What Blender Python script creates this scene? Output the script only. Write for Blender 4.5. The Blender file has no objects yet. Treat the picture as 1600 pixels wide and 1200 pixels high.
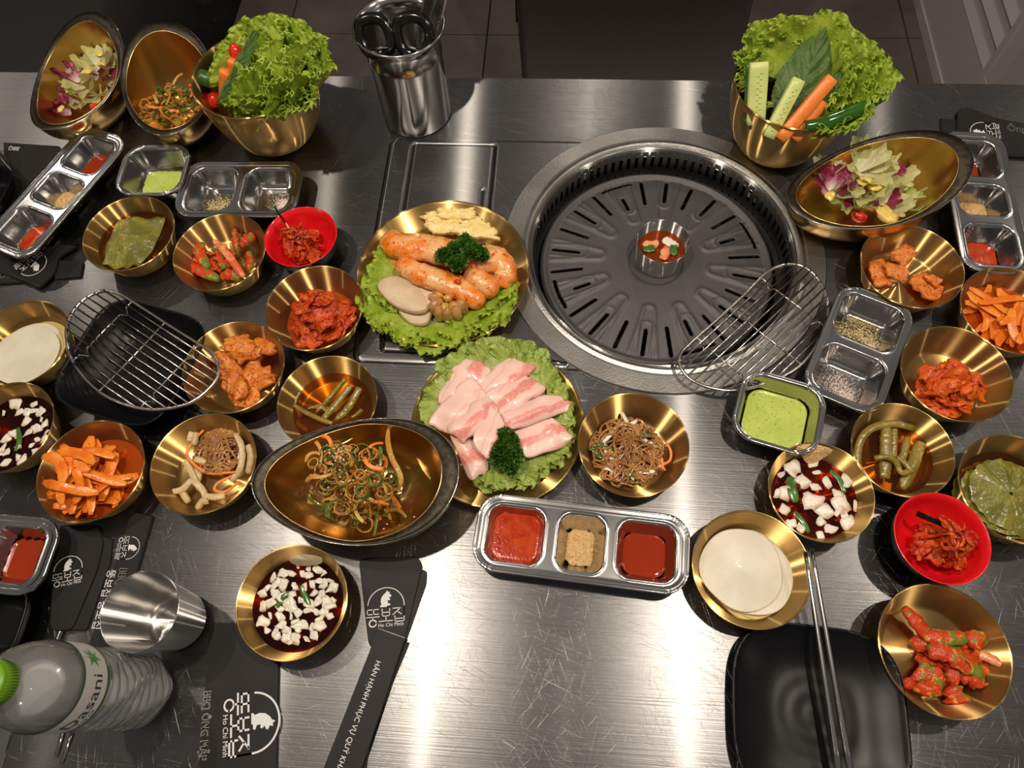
import bpy, math, random
import numpy as np
from mathutils import Matrix, Vector, noise
PI = math.pi
C = bpy.context.scene.collection
SC = bpy.context.scene
TZ = 0.75                                    # table top height

# ---------------------------------------------------------------- camera
CAMZ = 1.4611
TH, RO, YAW, FPX = math.radians(24.91), math.radians(5.557), math.radians(8.6), 1109.0
_fw = Vector((0, math.sin(TH), -math.cos(TH)))
_up = Vector((0, math.cos(TH), math.sin(TH)))
_rt = Vector((1, 0, 0))
_Rz = Matrix.Rotation(YAW, 3, 'Z')
cr, sr = math.cos(RO), math.sin(RO)
XR = _Rz @ (cr * _rt - sr * _up)
XU = _Rz @ (sr * _rt + cr * _up)
XF = _Rz @ _fw
cd = bpy.data.cameras.new('camera')
cam = bpy.data.objects.new('camera', cd)
C.objects.link(cam)
m = Matrix.Identity(4)
for i in range(3):
    m[i][0], m[i][1], m[i][2] = XR[i], XU[i], -XF[i]
m[2][3] = CAMZ
cam.matrix_world = m
cd.sensor_width = 36
cd.lens = 36 * FPX / 1600
cd.clip_start = 0.01
SC.camera = cam

def P(u, v, h=0.0):
    """point of the world at height h above the table seen at pixel u, v of the photograph"""
    d = XR * ((u - 800) / FPX) + XU * ((600 - v) / FPX) + XF
    t = (TZ + h - CAMZ) / d.z
    return np.array([d.x * t, d.y * t, TZ + h])

# ---------------------------------------------------------------- world, lamps, exposure
w = bpy.data.worlds.new('world'); SC.world = w; w.use_nodes = True
w.node_tree.nodes['Background'].inputs[0].default_value = (1.0, 0.93, 0.88, 1)
w.node_tree.nodes['Background'].inputs[1].default_value = 0.115
SC.view_settings.view_transform = 'Standard'
SC.view_settings.look = 'None'
SC.view_settings.gamma = 1
SC.view_settings.use_curve_mapping = False
SC.view_settings.exposure = 0.4

def lamp(name, x, y, z, power, rad, col=(1, 0.80, 0.58), spot=None, tgt=None):
    l = bpy.data.lights.new(name, 'SPOT' if spot else 'POINT')
    l.energy = power; l.color = col; l.shadow_soft_size = rad
    if spot: l.spot_size = math.radians(spot); l.spot_blend = 0.6
    o = bpy.data.objects.new(name, l); o.location = (x, y, z)
    if spot:
        o.rotation_euler = (Vector(tgt) - Vector((x, y, z))).to_track_quat('-Z', 'Y').to_euler()
    C.objects.link(o)
LC = (1, .87, .73)
lamp('ceiling_and_fill_light', -0.34, 0.22, 2.25, 27, 0.022, LC, spot=130, tgt=(-.25, .3, .75))
lamp('ceiling_and_fill_light', 0.40, 0.22, 2.25, 27, 0.022, LC, spot=130, tgt=(.3, .3, .75))
lamp('ceiling_and_fill_light', -0.80, 0.45, 2.25, 13, 0.022, LC, spot=130, tgt=(-.5, .4, .75))
lamp('ceiling_and_fill_light', 1.00, 0.55, 2.25, 9, 0.022, LC, spot=130, tgt=(.5, .4, .75))
for lx, ly, lw in ((-2.1, 1.9, 12), (0.1, 2.6, 9), (2.1, 1.8, 12), (-2.6, -.8, 7), (2.6, -.6, 7)):  # unseen extra lamps, added for more highlights on bowls and steel
    lamp('ceiling_and_fill_light', lx, ly, 2.45, lw, 0.03, (1, .88, .74))

# ---------------------------------------------------------------- materials
MC = {}
def nd(t, typ, **kw):
    n = t.nodes.new(typ)
    for k, v in kw.items():
        setattr(n, k, v)
    return n
def mat(name, c1, c2=None, scale=60, rough=.4, metal=0, bump=0, bscale=200, coat=0, sss=0, aniso=0, tangent=None,
        lo=.4, hi=.6, det=3, c3=None, s3=200, lo3=.62, hi3=.68, trl=0, spec=.5, edge=None, dist=0.0022, brush=.55):
    if name in MC: return MC[name]
    m = bpy.data.materials.new(name); m.use_nodes = True; MC[name] = m
    t = m.node_tree; b = t.nodes['Principled BSDF']; L = t.links.new
    b.inputs['Base Color'].default_value = (*c1, 1)
    b.inputs['Roughness'].default_value = rough; b.inputs['Metallic'].default_value = metal
    b.inputs['Specular IOR Level'].default_value = spec
    b.inputs['Coat Weight'].default_value = coat; b.inputs['Coat Roughness'].default_value = .07
    if sss: b.inputs['Subsurface Weight'].default_value = sss; b.inputs['Subsurface Scale'].default_value = .004
    tc = nd(t, 'ShaderNodeTexCoord')
    col = None
    def ns(scale, lo, hi, a, bb, det=3):
        n = nd(t, 'ShaderNodeTexNoise'); n.inputs['Scale'].default_value = scale; n.inputs['Detail'].default_value = det
        L(tc.outputs['Object'], n.inputs['Vector'])
        r = nd(t, 'ShaderNodeValToRGB'); r.color_ramp.elements[0].position = lo; r.color_ramp.elements[1].position = hi
        r.color_ramp.elements[0].color = (0, 0, 0, 1); r.color_ramp.elements[1].color = (1, 1, 1, 1)
        L(n.outputs['Fac'], r.inputs[0])
        mx = nd(t, 'ShaderNodeMix', data_type='RGBA'); L(r.outputs[0], mx.inputs[0])
        if isinstance(a, tuple): mx.inputs[6].default_value = (*a, 1)
        else: L(a, mx.inputs[6])
        mx.inputs[7].default_value = (*bb, 1)
        return mx.outputs[2]
    if c2: col = ns(scale, lo, hi, c1, c2, det)
    if c3: col = ns(s3, lo3, hi3, col or c1, c3)
    if edge:                                       # leaf: uv.x runs from rib to frilled edge
        uv = nd(t, 'ShaderNodeUVMap'); sp = nd(t, 'ShaderNodeSeparateXYZ'); L(uv.outputs[0], sp.inputs[0])
        r = nd(t, 'ShaderNodeValToRGB'); r.color_ramp.elements[0].position = edge[1]; r.color_ramp.elements[1].position = edge[2]
        r.color_ramp.elements[0].color = (0, 0, 0, 1); r.color_ramp.elements[1].color = (1, 1, 1, 1)
        L(sp.outputs[0], r.inputs[0])
        mx = nd(t, 'ShaderNodeMix', data_type='RGBA'); L(r.outputs[0], mx.inputs[0]); mx.inputs[6].default_value = (*edge[0], 1)
        if col: L(col, mx.inputs[7])
        else: mx.inputs[7].default_value = (*c1, 1)
        col = mx.outputs[2]
    if col: L(col, b.inputs['Base Color'])
    if bump:
        n = nd(t, 'ShaderNodeTexNoise'); n.inputs['Scale'].default_value = bscale; n.inputs['Detail'].default_value = 3
        L(tc.outputs['Object'], n.inputs['Vector'])
        bp = nd(t, 'ShaderNodeBump'); bp.inputs['Strength'].default_value = bump; bp.inputs['Distance'].default_value = dist
        L(n.outputs['Fac'], bp.inputs['Height']); L(bp.outputs[0], b.inputs['Normal'])
        L(bp.outputs[0], b.inputs['Coat Normal'])
    if aniso:
        b.inputs['Anisotropic'].default_value = aniso; b.inputs['Anisotropic Rotation'].default_value = .25
        tg = nd(t, 'ShaderNodeTangent'); tg.direction_type = 'RADIAL'; tg.axis = tangent or 'Z'
        L(tg.outputs[0], b.inputs['Tangent'])
        gl = nd(t, 'ShaderNodeBsdfAnisotropic'); gl.inputs['Roughness'].default_value = brush; gl.inputs['Anisotropy'].default_value = .955; gl.inputs['Rotation'].default_value = 0
        L(tg.outputs[0], gl.inputs['Tangent'])
        if col: L(col, gl.inputs['Color'])
        else: gl.inputs['Color'].default_value = (*c1, 1)
        mx = nd(t, 'ShaderNodeMixShader'); mx.inputs[0].default_value = .6
        L(b.outputs[0], mx.inputs[1]); L(gl.outputs[0], mx.inputs[2]); L(mx.outputs[0], t.nodes['Material Output'].inputs[0])
    if trl:
        tr = nd(t, 'ShaderNodeBsdfTranslucent')
        if col: L(col, tr.inputs[0])
        else: tr.inputs[0].default_value = (*c1, 1)
        mx = nd(t, 'ShaderNodeMixShader'); mx.inputs[0].default_value = trl
        L(b.outputs[0], mx.inputs[1]); L(tr.outputs[0], mx.inputs[2]); L(mx.outputs[0], t.nodes['Material Output'].inputs[0])
    return m
def liquid(name, tint, murk=0.0, mcol=(1, 1, 1), rough=.02, ior=1.35):
    """see-through film: tinted transparency, a glossy surface and some cloudiness"""
    if name in MC: return MC[name]
    m = bpy.data.materials.new(name); m.use_nodes = True; MC[name] = m
    t = m.node_tree; L = t.links.new
    t.nodes.remove(t.nodes['Principled BSDF'])
    tr = nd(t, 'ShaderNodeBsdfTransparent'); tr.inputs[0].default_value = (*tint, 1)
    gl = nd(t, 'ShaderNodeBsdfGlossy'); gl.inputs['Roughness'].default_value = rough
    df = nd(t, 'ShaderNodeBsdfDiffuse'); df.inputs[0].default_value = (*mcol, 1)
    fr = nd(t, 'ShaderNodeFresnel'); fr.inputs[0].default_value = ior
    m1 = nd(t, 'ShaderNodeMixShader'); m1.inputs[0].default_value = murk
    L(tr.outputs[0], m1.inputs[1]); L(df.outputs[0], m1.inputs[2])
    m2 = nd(t, 'ShaderNodeMixShader'); L(fr.outputs[0], m2.inputs[0]); L(m1.outputs[0], m2.inputs[1]); L(gl.outputs[0], m2.inputs[2])
    L(m2.outputs[0], t.nodes['Material Output'].inputs[0])
    return m
def steel_table():
    m = bpy.data.materials.new('brushed_table_steel'); m.use_nodes = True
    t = m.node_tree; b = t.nodes['Principled BSDF']; L = t.links.new
    tc = nd(t, 'ShaderNodeTexCoord')
    b.inputs['Metallic'].default_value = 1
    b.inputs['Anisotropic'].default_value = .6; b.inputs['Anisotropic Rotation'].default_value = .25
    tg = nd(t, 'ShaderNodeTangent'); tg.direction_type = 'UV_MAP'; L(tg.outputs[0], b.inputs['Tangent'])
    # fine horizontal brushing
    mp = nd(t, 'ShaderNodeMapping'); mp.inputs['Scale'].default_value = (6, 700, 6); L(tc.outputs['Object'], mp.inputs[0])
    n1 = nd(t, 'ShaderNodeTexNoise'); n1.inputs['Scale'].default_value = 1; n1.inputs['Detail'].default_value = 4; L(mp.outputs[0], n1.inputs[0])
    # scratches: stretched noise in warped, turned coordinates, only the narrow crests kept
    acc = None
    for k, (ang, sc, st, lo) in enumerate([(20, 1500, 22, .685), (65, 1700, 18, .695), (-35, 1400, 24, .71), (100, 1800, 16, .70)]):
        wn = nd(t, 'ShaderNodeTexNoise'); wn.inputs['Scale'].default_value = 3.0 + k; wn.inputs['Detail'].default_value = 0
        L(tc.outputs['Object'], wn.inputs['Vector'])
        vm = nd(t, 'ShaderNodeVectorMath', operation='SCALE'); L(wn.outputs['Color'], vm.inputs[0]); vm.inputs['Scale'].default_value = .12
        va = nd(t, 'ShaderNodeVectorMath', operation='ADD'); L(tc.outputs['Object'], va.inputs[0]); L(vm.outputs[0], va.inputs[1])
        rt = nd(t, 'ShaderNodeVectorRotate'); rt.rotation_type = 'Z_AXIS'; rt.inputs['Angle'].default_value = math.radians(ang); L(va.outputs[0], rt.inputs[0])
        m2 = nd(t, 'ShaderNodeMapping'); m2.inputs['Scale'].default_value = (st, sc, 1); L(rt.outputs[0], m2.inputs[0])
        n2 = nd(t, 'ShaderNodeTexNoise'); n2.inputs['Scale'].default_value = 1; n2.inputs['Detail'].default_value = 1.5; L(m2.outputs[0], n2.inputs[0])
        r = nd(t, 'ShaderNodeMapRange'); r.inputs[1].default_value = lo; r.inputs[2].default_value = lo + .07; L(n2.outputs['Fac'], r.inputs[0])
        if acc is None: acc = r.outputs[0]
        else:
            mx = nd(t, 'ShaderNodeMath', operation='MAXIMUM'); L(acc, mx.inputs[0]); L(r.outputs[0], mx.inputs[1]); acc = mx.outputs[0]
    # patches
    n3 = nd(t, 'ShaderNodeTexNoise'); n3.inputs['Scale'].default_value = 7; n3.inputs['Detail'].default_value = 5; L(tc.outputs['Object'], n3.inputs[0])
    cr_ = nd(t, 'ShaderNodeMix', data_type='RGBA'); cr_.inputs[6].default_value = (.195, .192, .19, 1); cr_.inputs[7].default_value = (.26, .256, .254, 1)
    L(n3.outputs['Fac'], cr_.inputs[0])
    c2 = nd(t, 'ShaderNodeMix', data_type='RGBA'); L(acc, c2.inputs[0]); L(cr_.outputs[2], c2.inputs[6]); c2.inputs[7].default_value = (.44, .43, .42, 1)
    L(c2.outputs[2], b.inputs['Base Color'])
    rr = nd(t, 'ShaderNodeMapRange'); rr.inputs[3].default_value = .24; rr.inputs[4].default_value = .33; L(n1.outputs['Fac'], rr.inputs[0])
    ra = nd(t, 'ShaderNodeMath', operation='MULTIPLY_ADD'); L(acc, ra.inputs[0]); ra.inputs[1].default_value = .10; L(rr.outputs[0], ra.inputs[2])
    L(ra.outputs[0], b.inputs['Roughness'])
    h = nd(t, 'ShaderNodeMath', operation='MULTIPLY_ADD'); L(acc, h.inputs[0]); h.inputs[1].default_value = -.45; L(n1.outputs['Fac'], h.inputs[2])
    bp = nd(t, 'ShaderNodeBump'); bp.inputs['Strength'].default_value = .35; bp.inputs['Distance'].default_value = .0004
    L(h.outputs[0], bp.inputs['Height']); L(bp.outputs[0], b.inputs['Normal'])
    gl = nd(t, 'ShaderNodeBsdfAnisotropic'); gl.inputs['Roughness'].default_value = .48; gl.inputs['Anisotropy'].default_value = .95; gl.inputs['Rotation'].default_value = 0
    L(tg.outputs[0], gl.inputs['Tangent']); L(c2.outputs[2], gl.inputs['Color'])
    mx = nd(t, 'ShaderNodeMixShader'); mx.inputs[0].default_value = .4
    L(b.outputs[0], mx.inputs[1]); L(gl.outputs[0], mx.inputs[2]); L(mx.outputs[0], t.nodes['Material Output'].inputs[0])
    return m
M_TABLE = steel_table()
M_GOLD = mat('brushed_gold_steel', (.70, .46, .17), (.64, .42, .15), 8, rough=.26, metal=1, aniso=.8)
M_GOLD_O = mat('satin_gold_steel', (.68, .46, .19), (.60, .41, .16), 20, rough=.25, metal=1)
M_RIMREF = mat('rim_dark_reflection', (.045, .038, .028), (.075, .062, .046), 160, rough=.45, metal=1, bump=.25, bscale=900)  # dark reflection on the sloping rim is put into its colour
M_STEEL = mat('polished_steel', (.50, .485, .47), (.42, .41, .395), 14, rough=.17, metal=1)
M_STEELB = mat('brushed_round_steel', (.60, .58, .55), (.5, .48, .46), 12, rough=.22, metal=1, aniso=.7)
M_RING = mat('turned_steel_ring', (.40, .38, .355), (.31, .295, .275), 16, rough=.36, metal=1, bump=.12, bscale=500)
M_WIRE = mat('wire_steel', (.62, .58, .52), rough=.2, metal=1)
M_BLKM = mat('black_melamine', (.004, .004, .005), rough=.34, spec=.22)
M_BLKP = mat('black_paper_sleeve', (.011, .010, .010), (.014, .013, .013), 30, rough=.55, spec=.25, bump=.08, bscale=60)
M_BLKG = mat('glossy_black_plastic', (.004, .004, .004), rough=.12)
M_WHITE = mat('white_print', (.72, .71, .69), rough=.6)
M_GRILL = mat('speckled_nonstick', (.085, .082, .08), rough=.40, c3=(.55, .53, .5), s3=2600, lo3=.70, hi3=.74, metal=.35, bump=.25, bscale=1500)
M_DARKM = mat('dark_grill_steel', (.42, .41, .395), (.34, .33, .32), 30, rough=.36, metal=1)
M_PIT = mat('burner_pit_black', (.006, .006, .007), rough=.8)  # near-black, also used in the lid gap and on the tong dimples
M_RED = mat('red_melamine', (.72, .008, .012), rough=.16, coat=.5)
M_LETT = mat('frilly_lettuce', (.32, .47, .03), (.48, .60, .075), 55, rough=.38, edge=((.50, .60, .22), .15, .55), trl=.28, bump=.4, bscale=330)
M_LETP = mat('pale_lettuce', (.38, .52, .10), (.52, .62, .17), 55, rough=.38, edge=((.66, .68, .36), .15, .7), trl=.28, bump=.4, bscale=330)
M_PERL = mat('perilla_leaf_green', (.065, .125, .016), (.095, .165, .028), 90, rough=.5, trl=.15, bump=.5, bscale=260)
M_VEIN = mat('perilla_vein_pale', (.11, .20, .06), rough=.5)
M_CARROT = mat('raw_carrot', (.85, .25, .035), (.78, .20, .025), 160, rough=.4, sss=.15)
M_CUKE = mat('cucumber_flesh', (.62, .68, .25), (.55, .62, .2), 60, rough=.35, sss=.2)
M_CUKESK = mat('cucumber_skin', (.03, .10, .02), (.05, .15, .03), 50, rough=.3)
M_SEED = mat('cucumber_seed', (.50, .55, .16), rough=.35)
M_CHILI = mat('green_chili_skin', (.016, .070, .006), (.025, .10, .008), 40, rough=.1, coat=.5)
M_TOM = mat('cherry_tomato', (.65, .03, .01), rough=.12, coat=.4)
M_SALG = mat('iceberg_lettuce', (.62, .62, .24), (.74, .70, .36), 50, rough=.33, edge=((.80, .76, .52), .1, .8), trl=.3, bump=.5, bscale=220)
M_SALP = mat('radicchio', (.22, .018, .055), (.36, .05, .12), 70, rough=.33, edge=((.78, .62, .58), .15, .55), trl=.15, bump=.5, bscale=220)
M_DRESS = mat('yellow_dressing', (.80, .58, .14), rough=.2, coat=.3)
M_KIM = mat('kimchi_red', (.50, .040, .006), (.62, .10, .010), 90, rough=.26, coat=.25, spec=.3, bump=.9, bscale=260, c3=(.22, .010, .003), s3=260, lo3=.54, hi3=.64)
M_KIMO = mat('kimchi_orange_red', (.62, .070, .006), (.72, .14, .012), 90, rough=.26, coat=.25, spec=.3, bump=.9, bscale=260, c3=(.34, .018, .003), s3=260, lo3=.55, hi3=.65)
M_RADO = mat('orange_radish', (.74, .15, .010), (.82, .25, .022), 60, rough=.24, coat=.2, spec=.3, bump=.25, bscale=300, c3=(.5, .03, .005), s3=500, lo3=.64, hi3=.68)
M_CUKR = mat('cucumber_in_chilli', (.52, .045, .006), (.14, .19, .02), 70, rough=.26, coat=.25, spec=.3, bump=.9, bscale=260, lo=.50, hi=.56, c3=(.72, .22, .04), s3=170, lo3=.58, hi3=.64)
M_STKP = mat('pink_kimchi_stalk', (.80, .36, .16), (.66, .10, .03), 80, rough=.24, coat=.5, bump=.3, bscale=300)
M_FISH = mat('seasoned_fishcake', (.74, .25, .035), (.60, .14, .015), 130, rough=.36, coat=.15, bump=.9, bscale=320, c3=(.34, .05, .006), s3=330, lo3=.56, hi3=.64)
M_CABB = mat('pickled_leaf', (.20, .19, .022), (.13, .125, .015), 70, rough=.22, coat=.5, bump=.9, bscale=170, dist=.002)
M_STEM = mat('pickled_vegetable', (.17, .12, .012), (.25, .18, .03), 60, rough=.2, coat=.5, bump=.5, bscale=250)
M_NOOD = mat('glass_noodle', (.26, .10, .025), (.42, .20, .06), 60, rough=.14, coat=.8)
M_MUSH = mat('beige_mushroom_strip', (.62, .48, .26), (.52, .37, .18), 80, rough=.36, coat=.15, bump=.4, bscale=300)
M_ONI = mat('white_onion', (.74, .69, .58), (.50, .26, .10), 90, rough=.3, coat=.2, lo=.50, hi=.72, bump=.3, bscale=300)
M_PEPP = mat('green_pepper_slice', (.035, .12, .015), (.07, .17, .02), 60, rough=.2, coat=.4)
M_RADW = mat('white_pickled_radish', (.66, .62, .50), (.58, .54, .42), 25, rough=.38, coat=.1, bump=.06, bscale=400)
M_SCALL = mat('seasoned_scallion_curl', (.58, .24, .035), (.50, .36, .07), 50, bump=.4, bscale=400, rough=.25, coat=.4)
M_SCALG = mat('green_scallion_curl', (.07, .12, .012), (.15, .18, .02), 60, rough=.25, coat=.4)
M_SESA = mat('sesame_seed', (.70, .50, .32), rough=.45)
M_POWD = mat('soybean_powder', (.88, .60, .28), (.74, .44, .17), 320, rough=.9, bump=1, bscale=700, dist=.003)
M_SALT = mat('pink_salt_grain', (1, .84, .76), rough=.35)
M_SEEDP = mat('seasoning_grain', (.80, .68, .40), rough=.4)
M_SAUCE = mat('red_chilli_sauce', (.36, .022, .003), (.46, .05, .006), 90, rough=.12, spec=.35, bump=.12, bscale=500, c3=(.70, .22, .05), s3=600, lo3=.68, hi3=.71)
M_SAUCES = mat('smooth_red_sauce', (.27, .026, .006), rough=.05, spec=.3)
M_GREENS = mat('green_herb_sauce', (.50, .58, .12), (.44, .53, .10), 40, rough=.14, coat=.4, c3=(.12, .26, .02), s3=520, lo3=.63, hi3=.67)
M_GUT = mat('marinated_intestine', (.84, .44, .17), (.80, .21, .012), 42, lo=.40, hi=.58, rough=.24, coat=.5, bump=.5, bscale=150, c3=(.60, .06, .01), s3=230, lo3=.58, hi3=.66, sss=.1, dist=.003)
M_EGM = mat('king_oyster_flesh', (.68, .52, .34), (.60, .45, .28), 60, rough=.5, sss=.1)
M_EGB = mat('mushroom_brown_edge', (.46, .30, .15), rough=.5)
M_PINE = mat('yellow_pineapple', (.84, .62, .20), (.88, .72, .34), 120, rough=.35, bump=.7, bscale=260, sss=.15, c3=(.55, .42, .10), s3=260, lo3=.64, hi3=.70)
M_GARL = mat('roasted_garlic_skin', (.55, .29, .10), (.38, .17, .05), 90, rough=.3, coat=.3, bump=.3, bscale=260)
M_GARC = mat('roasted_garlic_clove', (.66, .36, .07), (.42, .17, .03), 120, rough=.25, coat=.4, bump=.5, bscale=300)
M_PARS = mat('curly_parsley', (.04, .125, .012), (.09, .21, .025), 220, rough=.45, trl=.12)
M_PARST = mat('parsley_stalk', (.10, .22, .03), rough=.4)
M_PICK = mat('bamboo_pick', (.62, .46, .26), rough=.5)
M_TILE = mat('floor_tile', (.12, .10, .088), (.085, .071, .062), 4, rough=.55, bump=.1, bscale=60)
M_GROUT = mat('floor_joint', (.012, .010, .009), rough=.9)
M_BENCH = mat('dark_bench_vinyl', (.020, .015, .0145), rough=.55)
M_LOUV = mat('grey_white_paint', (.42, .40, .40), rough=.45)
M_WALLD = mat('dark_wall', (.010, .009, .009), rough=.8)
L_SOY = liquid('soy_brine', (.80, .46, .13), .08, (.22, .08, .01))
L_SOYD = liquid('dark_soy', (.34, .06, .015), .25, (.03, .005, .002))
L_SOYR = liquid('red_brown_soy', (.62, .16, .03), .15, (.08, .012, .002))
L_OIL = liquid('orange_brine', (.95, .35, .06), .45, (.62, .11, .010))
L_CLEAR = liquid('vinegar_brine', (.95, .86, .62), .03, (.6, .5, .3))
L_BROTH = liquid('red_broth', (.75, .25, .06), .35, (.35, .06, .01))
L_PET = liquid('clear_bottle_plastic', (.97, .98, .98), .14, (.8, .8, .78), .05, 1.45)
L_WATER = liquid('hazed_water', (.95, .96, .95), .42, (.80, .82, .80), .10, 1.33)  # white murk of water and shell stands in for milky reflections

def meat_mat():
    m = bpy.data.materials.new('marbled_pork'); m.use_nodes = True
    t = m.node_tree; b = t.nodes['Principled BSDF']; L = t.links.new
    b.inputs['Roughness'].default_value = .34; b.inputs['Coat Weight'].default_value = .25
    b.inputs['Subsurface Weight'].default_value = .15; b.inputs['Subsurface Scale'].default_value = .004
    uv = nd(t, 'ShaderNodeUVMap'); tc = nd(t, 'ShaderNodeTexCoord')
    n = nd(t, 'ShaderNodeTexNoise'); n.inputs['Scale'].default_value = 45; n.inputs['Detail'].default_value = 3; L(tc.outputs['Object'], n.inputs[0])
    sp = nd(t, 'ShaderNodeSeparateXYZ'); L(uv.outputs[0], sp.inputs[0])
    a = nd(t, 'ShaderNodeMath', operation='MULTIPLY_ADD'); L(n.outputs['Fac'], a.inputs[0]); a.inputs[1].default_value = .34; L(sp.outputs[1], a.inputs[2])
    r = nd(t, 'ShaderNodeValToRGB'); e = r.color_ramp.elements
    e[0].position = 0; e[0].color = (0, 0, 0, 1); e[1].position = .36; e[1].color = (0, 0, 0, 1)
    for p, v in [(.40, .35), (.43, .0), (.58, .05), (.63, .85), (.76, .9), (.82, .12), (.95, .02), (.98, .3), (1, .35)]:
        x = e.new(p); x.color = (v, v, v, 1)
    L(a.outputs[0], r.inputs[0])
    vo = nd(t, 'ShaderNodeTexVoronoi', feature='DISTANCE_TO_EDGE'); vo.inputs['Scale'].default_value = 260
    dn = nd(t, 'ShaderNodeTexNoise'); dn.inputs['Scale'].default_value = 160; L(tc.outputs['Object'], dn.inputs['Vector'])
    ds = nd(t, 'ShaderNodeVectorMath', operation='SCALE'); L(dn.outputs['Color'], ds.inputs[0]); ds.inputs['Scale'].default_value = .010
    da = nd(t, 'ShaderNodeVectorMath', operation='ADD'); L(tc.outputs['Object'], da.inputs[0]); L(ds.outputs[0], da.inputs[1]); L(da.outputs[0], vo.inputs['Vector'])
    vr = nd(t, 'ShaderNodeMapRange'); vr.inputs[1].default_value = .01; vr.inputs[2].default_value = .09; vr.inputs[3].default_value = .5; L(vo.outputs['Distance'], vr.inputs[0])
    mu = nd(t, 'ShaderNodeMath', operation='MULTIPLY'); L(r.outputs[0], mu.inputs[0]); L(vr.outputs[0], mu.inputs[1])
    mx = nd(t, 'ShaderNodeMix', data_type='RGBA'); L(mu.outputs[0], mx.inputs[0])
    mx.inputs[6].default_value = (.86, .58, .50, 1); mx.inputs[7].default_value = (.74, .20, .17, 1)
    L(mx.outputs[2], b.inputs['Base Color'])
    return m
M_PORK = meat_mat()

# ---------------------------------------------------------------- mesh helpers
def part(name, V, F, mt, parent=None, smooth=True, uv=None, label=None, kind=None):
    """one mesh object; V in world coordinates"""
    V = np.asarray(V, float)
    if parent is not None: org = np.array(parent['_o'][:])
    else: org = np.array([(V[:, 0].min() + V[:, 0].max()) / 2, (V[:, 1].min() + V[:, 1].max()) / 2, V[:, 2].min()])
    me = bpy.data.meshes.new(name)
    W_ = V - org
    if isinstance(F, np.ndarray): F = F.tolist()
    me.from_pydata(W_.tolist(), [], F)
    if smooth: me.polygons.foreach_set('use_smooth', [True] * len(me.polygons))
    me.materials.append(mt)
    if uv is not None:
        ul = me.uv_layers.new(name='UVMap'); uv = np.asarray(uv, float)
        li = np.empty(len(me.loops), dtype=np.int32); me.loops.foreach_get('vertex_index', li)
        ul.data.foreach_set('uv', uv[li].ravel())
    o = bpy.data.objects.new(name, me); C.objects.link(o)
    o['_o'] = [float(x) for x in org]
    if parent is not None: o.parent = parent; o.location = (0, 0, 0)
    else: o.location = org
    if label: o['label'] = label
    if kind: o['kind'] = kind
    return o
def tag(o, label, cat, group=None):
    o['label'] = label; o['category'] = cat
    if group: o['group'] = group
    return o
def thing(name, label, cat, loc, group=None):
    o = bpy.data.objects.new(name, None); C.objects.link(o); o.empty_display_size = .02
    o.location = [float(x) for x in loc]; o['_o'] = [float(x) for x in loc]
    return tag(o, label, cat, group)
class MB:
    """collects several shapes into ONE mesh"""
    def __init__(s): s.V = []; s.F = []; s.n = 0; s.U = []
    def add(s, vf):
        V, F = vf[0], vf[1]; V = np.asarray(V, float)
        s.V.append(V); s.F += [[i + s.n for i in f] for f in (F.tolist() if isinstance(F, np.ndarray) else F)]; s.n += len(V)
        return s
    def get(s): return np.concatenate(s.V), s.F
    def part(s, name, mt, parent=None, **k): V, F = s.get(); return part(name, V, F, mt, parent, **k)
def gridF(nu, nv, cu=False, cv=False):
    F = []
    for i in range(nu if cu else nu - 1):
        a = i * nv; b = ((i + 1) % nu) * nv
        for j in range(nv if cv else nv - 1):
            k = (j + 1) % nv
            F.append((a + j, b + j, b + k, a + k))
    return F
def lathe(prof, c, seg=64, caps=(False, False)):
    prof = np.asarray(prof, float); a = np.linspace(0, 2 * PI, seg, endpoint=False)
    V = np.stack([c[0] + prof[:, 0][:, None] * np.cos(a), c[1] + prof[:, 0][:, None] * np.sin(a), np.repeat((c[2] + prof[:, 1])[:, None], seg, 1)], -1).reshape(-1, 3)
    F = [(f[0], f[3], f[2], f[1]) for f in gridF(len(prof), seg, False, True)]
    if caps[0]: F.append(list(range(seg))[::-1])
    if caps[1]: n = len(prof) - 1; F.append([n * seg + i for i in range(seg)])
    return V, F
def frames(p):
    p = np.asarray(p, float); T = np.gradient(p, axis=0); T /= np.linalg.norm(T, axis=1)[:, None] + 1e-12
    N = np.zeros_like(p); up = np.array([0, 0, 1.]) if abs(T[0][2]) < .9 else np.array([1., 0, 0])
    n = up - T[0] * (up @ T[0]); n /= np.linalg.norm(n)
    for i in range(len(p)):
        n = n - T[i] * (n @ T[i]); n /= np.linalg.norm(n) + 1e-12; N[i] = n
    return T, N, np.cross(T, N)
def sweep(path, sec, closed=False, up=None, scale=None, cap=True):
    """sec: (k,2) section, x across, y along the normal"""
    p = np.asarray(path, float)
    if closed:
        T = np.roll(p, -1, 0) - np.roll(p, 1, 0); T /= np.linalg.norm(T, axis=1)[:, None]
        z = np.array([0, 0, 1.]); N = z - T * (T @ z)[:, None]; N /= np.linalg.norm(N, axis=1)[:, None]; B = np.cross(T, N)
    else:
        T, N, B = frames(p)
        if up is not None:
            u = np.asarray(up, float); u = np.broadcast_to(u, p.shape); N = u - T * (T * u).sum(1)[:, None]; N /= np.linalg.norm(N, axis=1)[:, None] + 1e-9; B = np.cross(T, N)
    sec = np.asarray(sec, float); sc = np.ones(len(p)) if scale is None else np.asarray(scale)
    V = p[:, None, :] + (B[:, None, :] * sec[None, :, 0, None] + N[:, None, :] * sec[None, :, 1, None]) * sc[:, None, None]
    k = len(sec); F = gridF(len(p), k, closed, True)
    if not closed and cap: F = F + [list(range(k)), [(len(p) - 1) * k + i for i in range(k)][::-1]]
    return V.reshape(-1, 3), F
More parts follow.
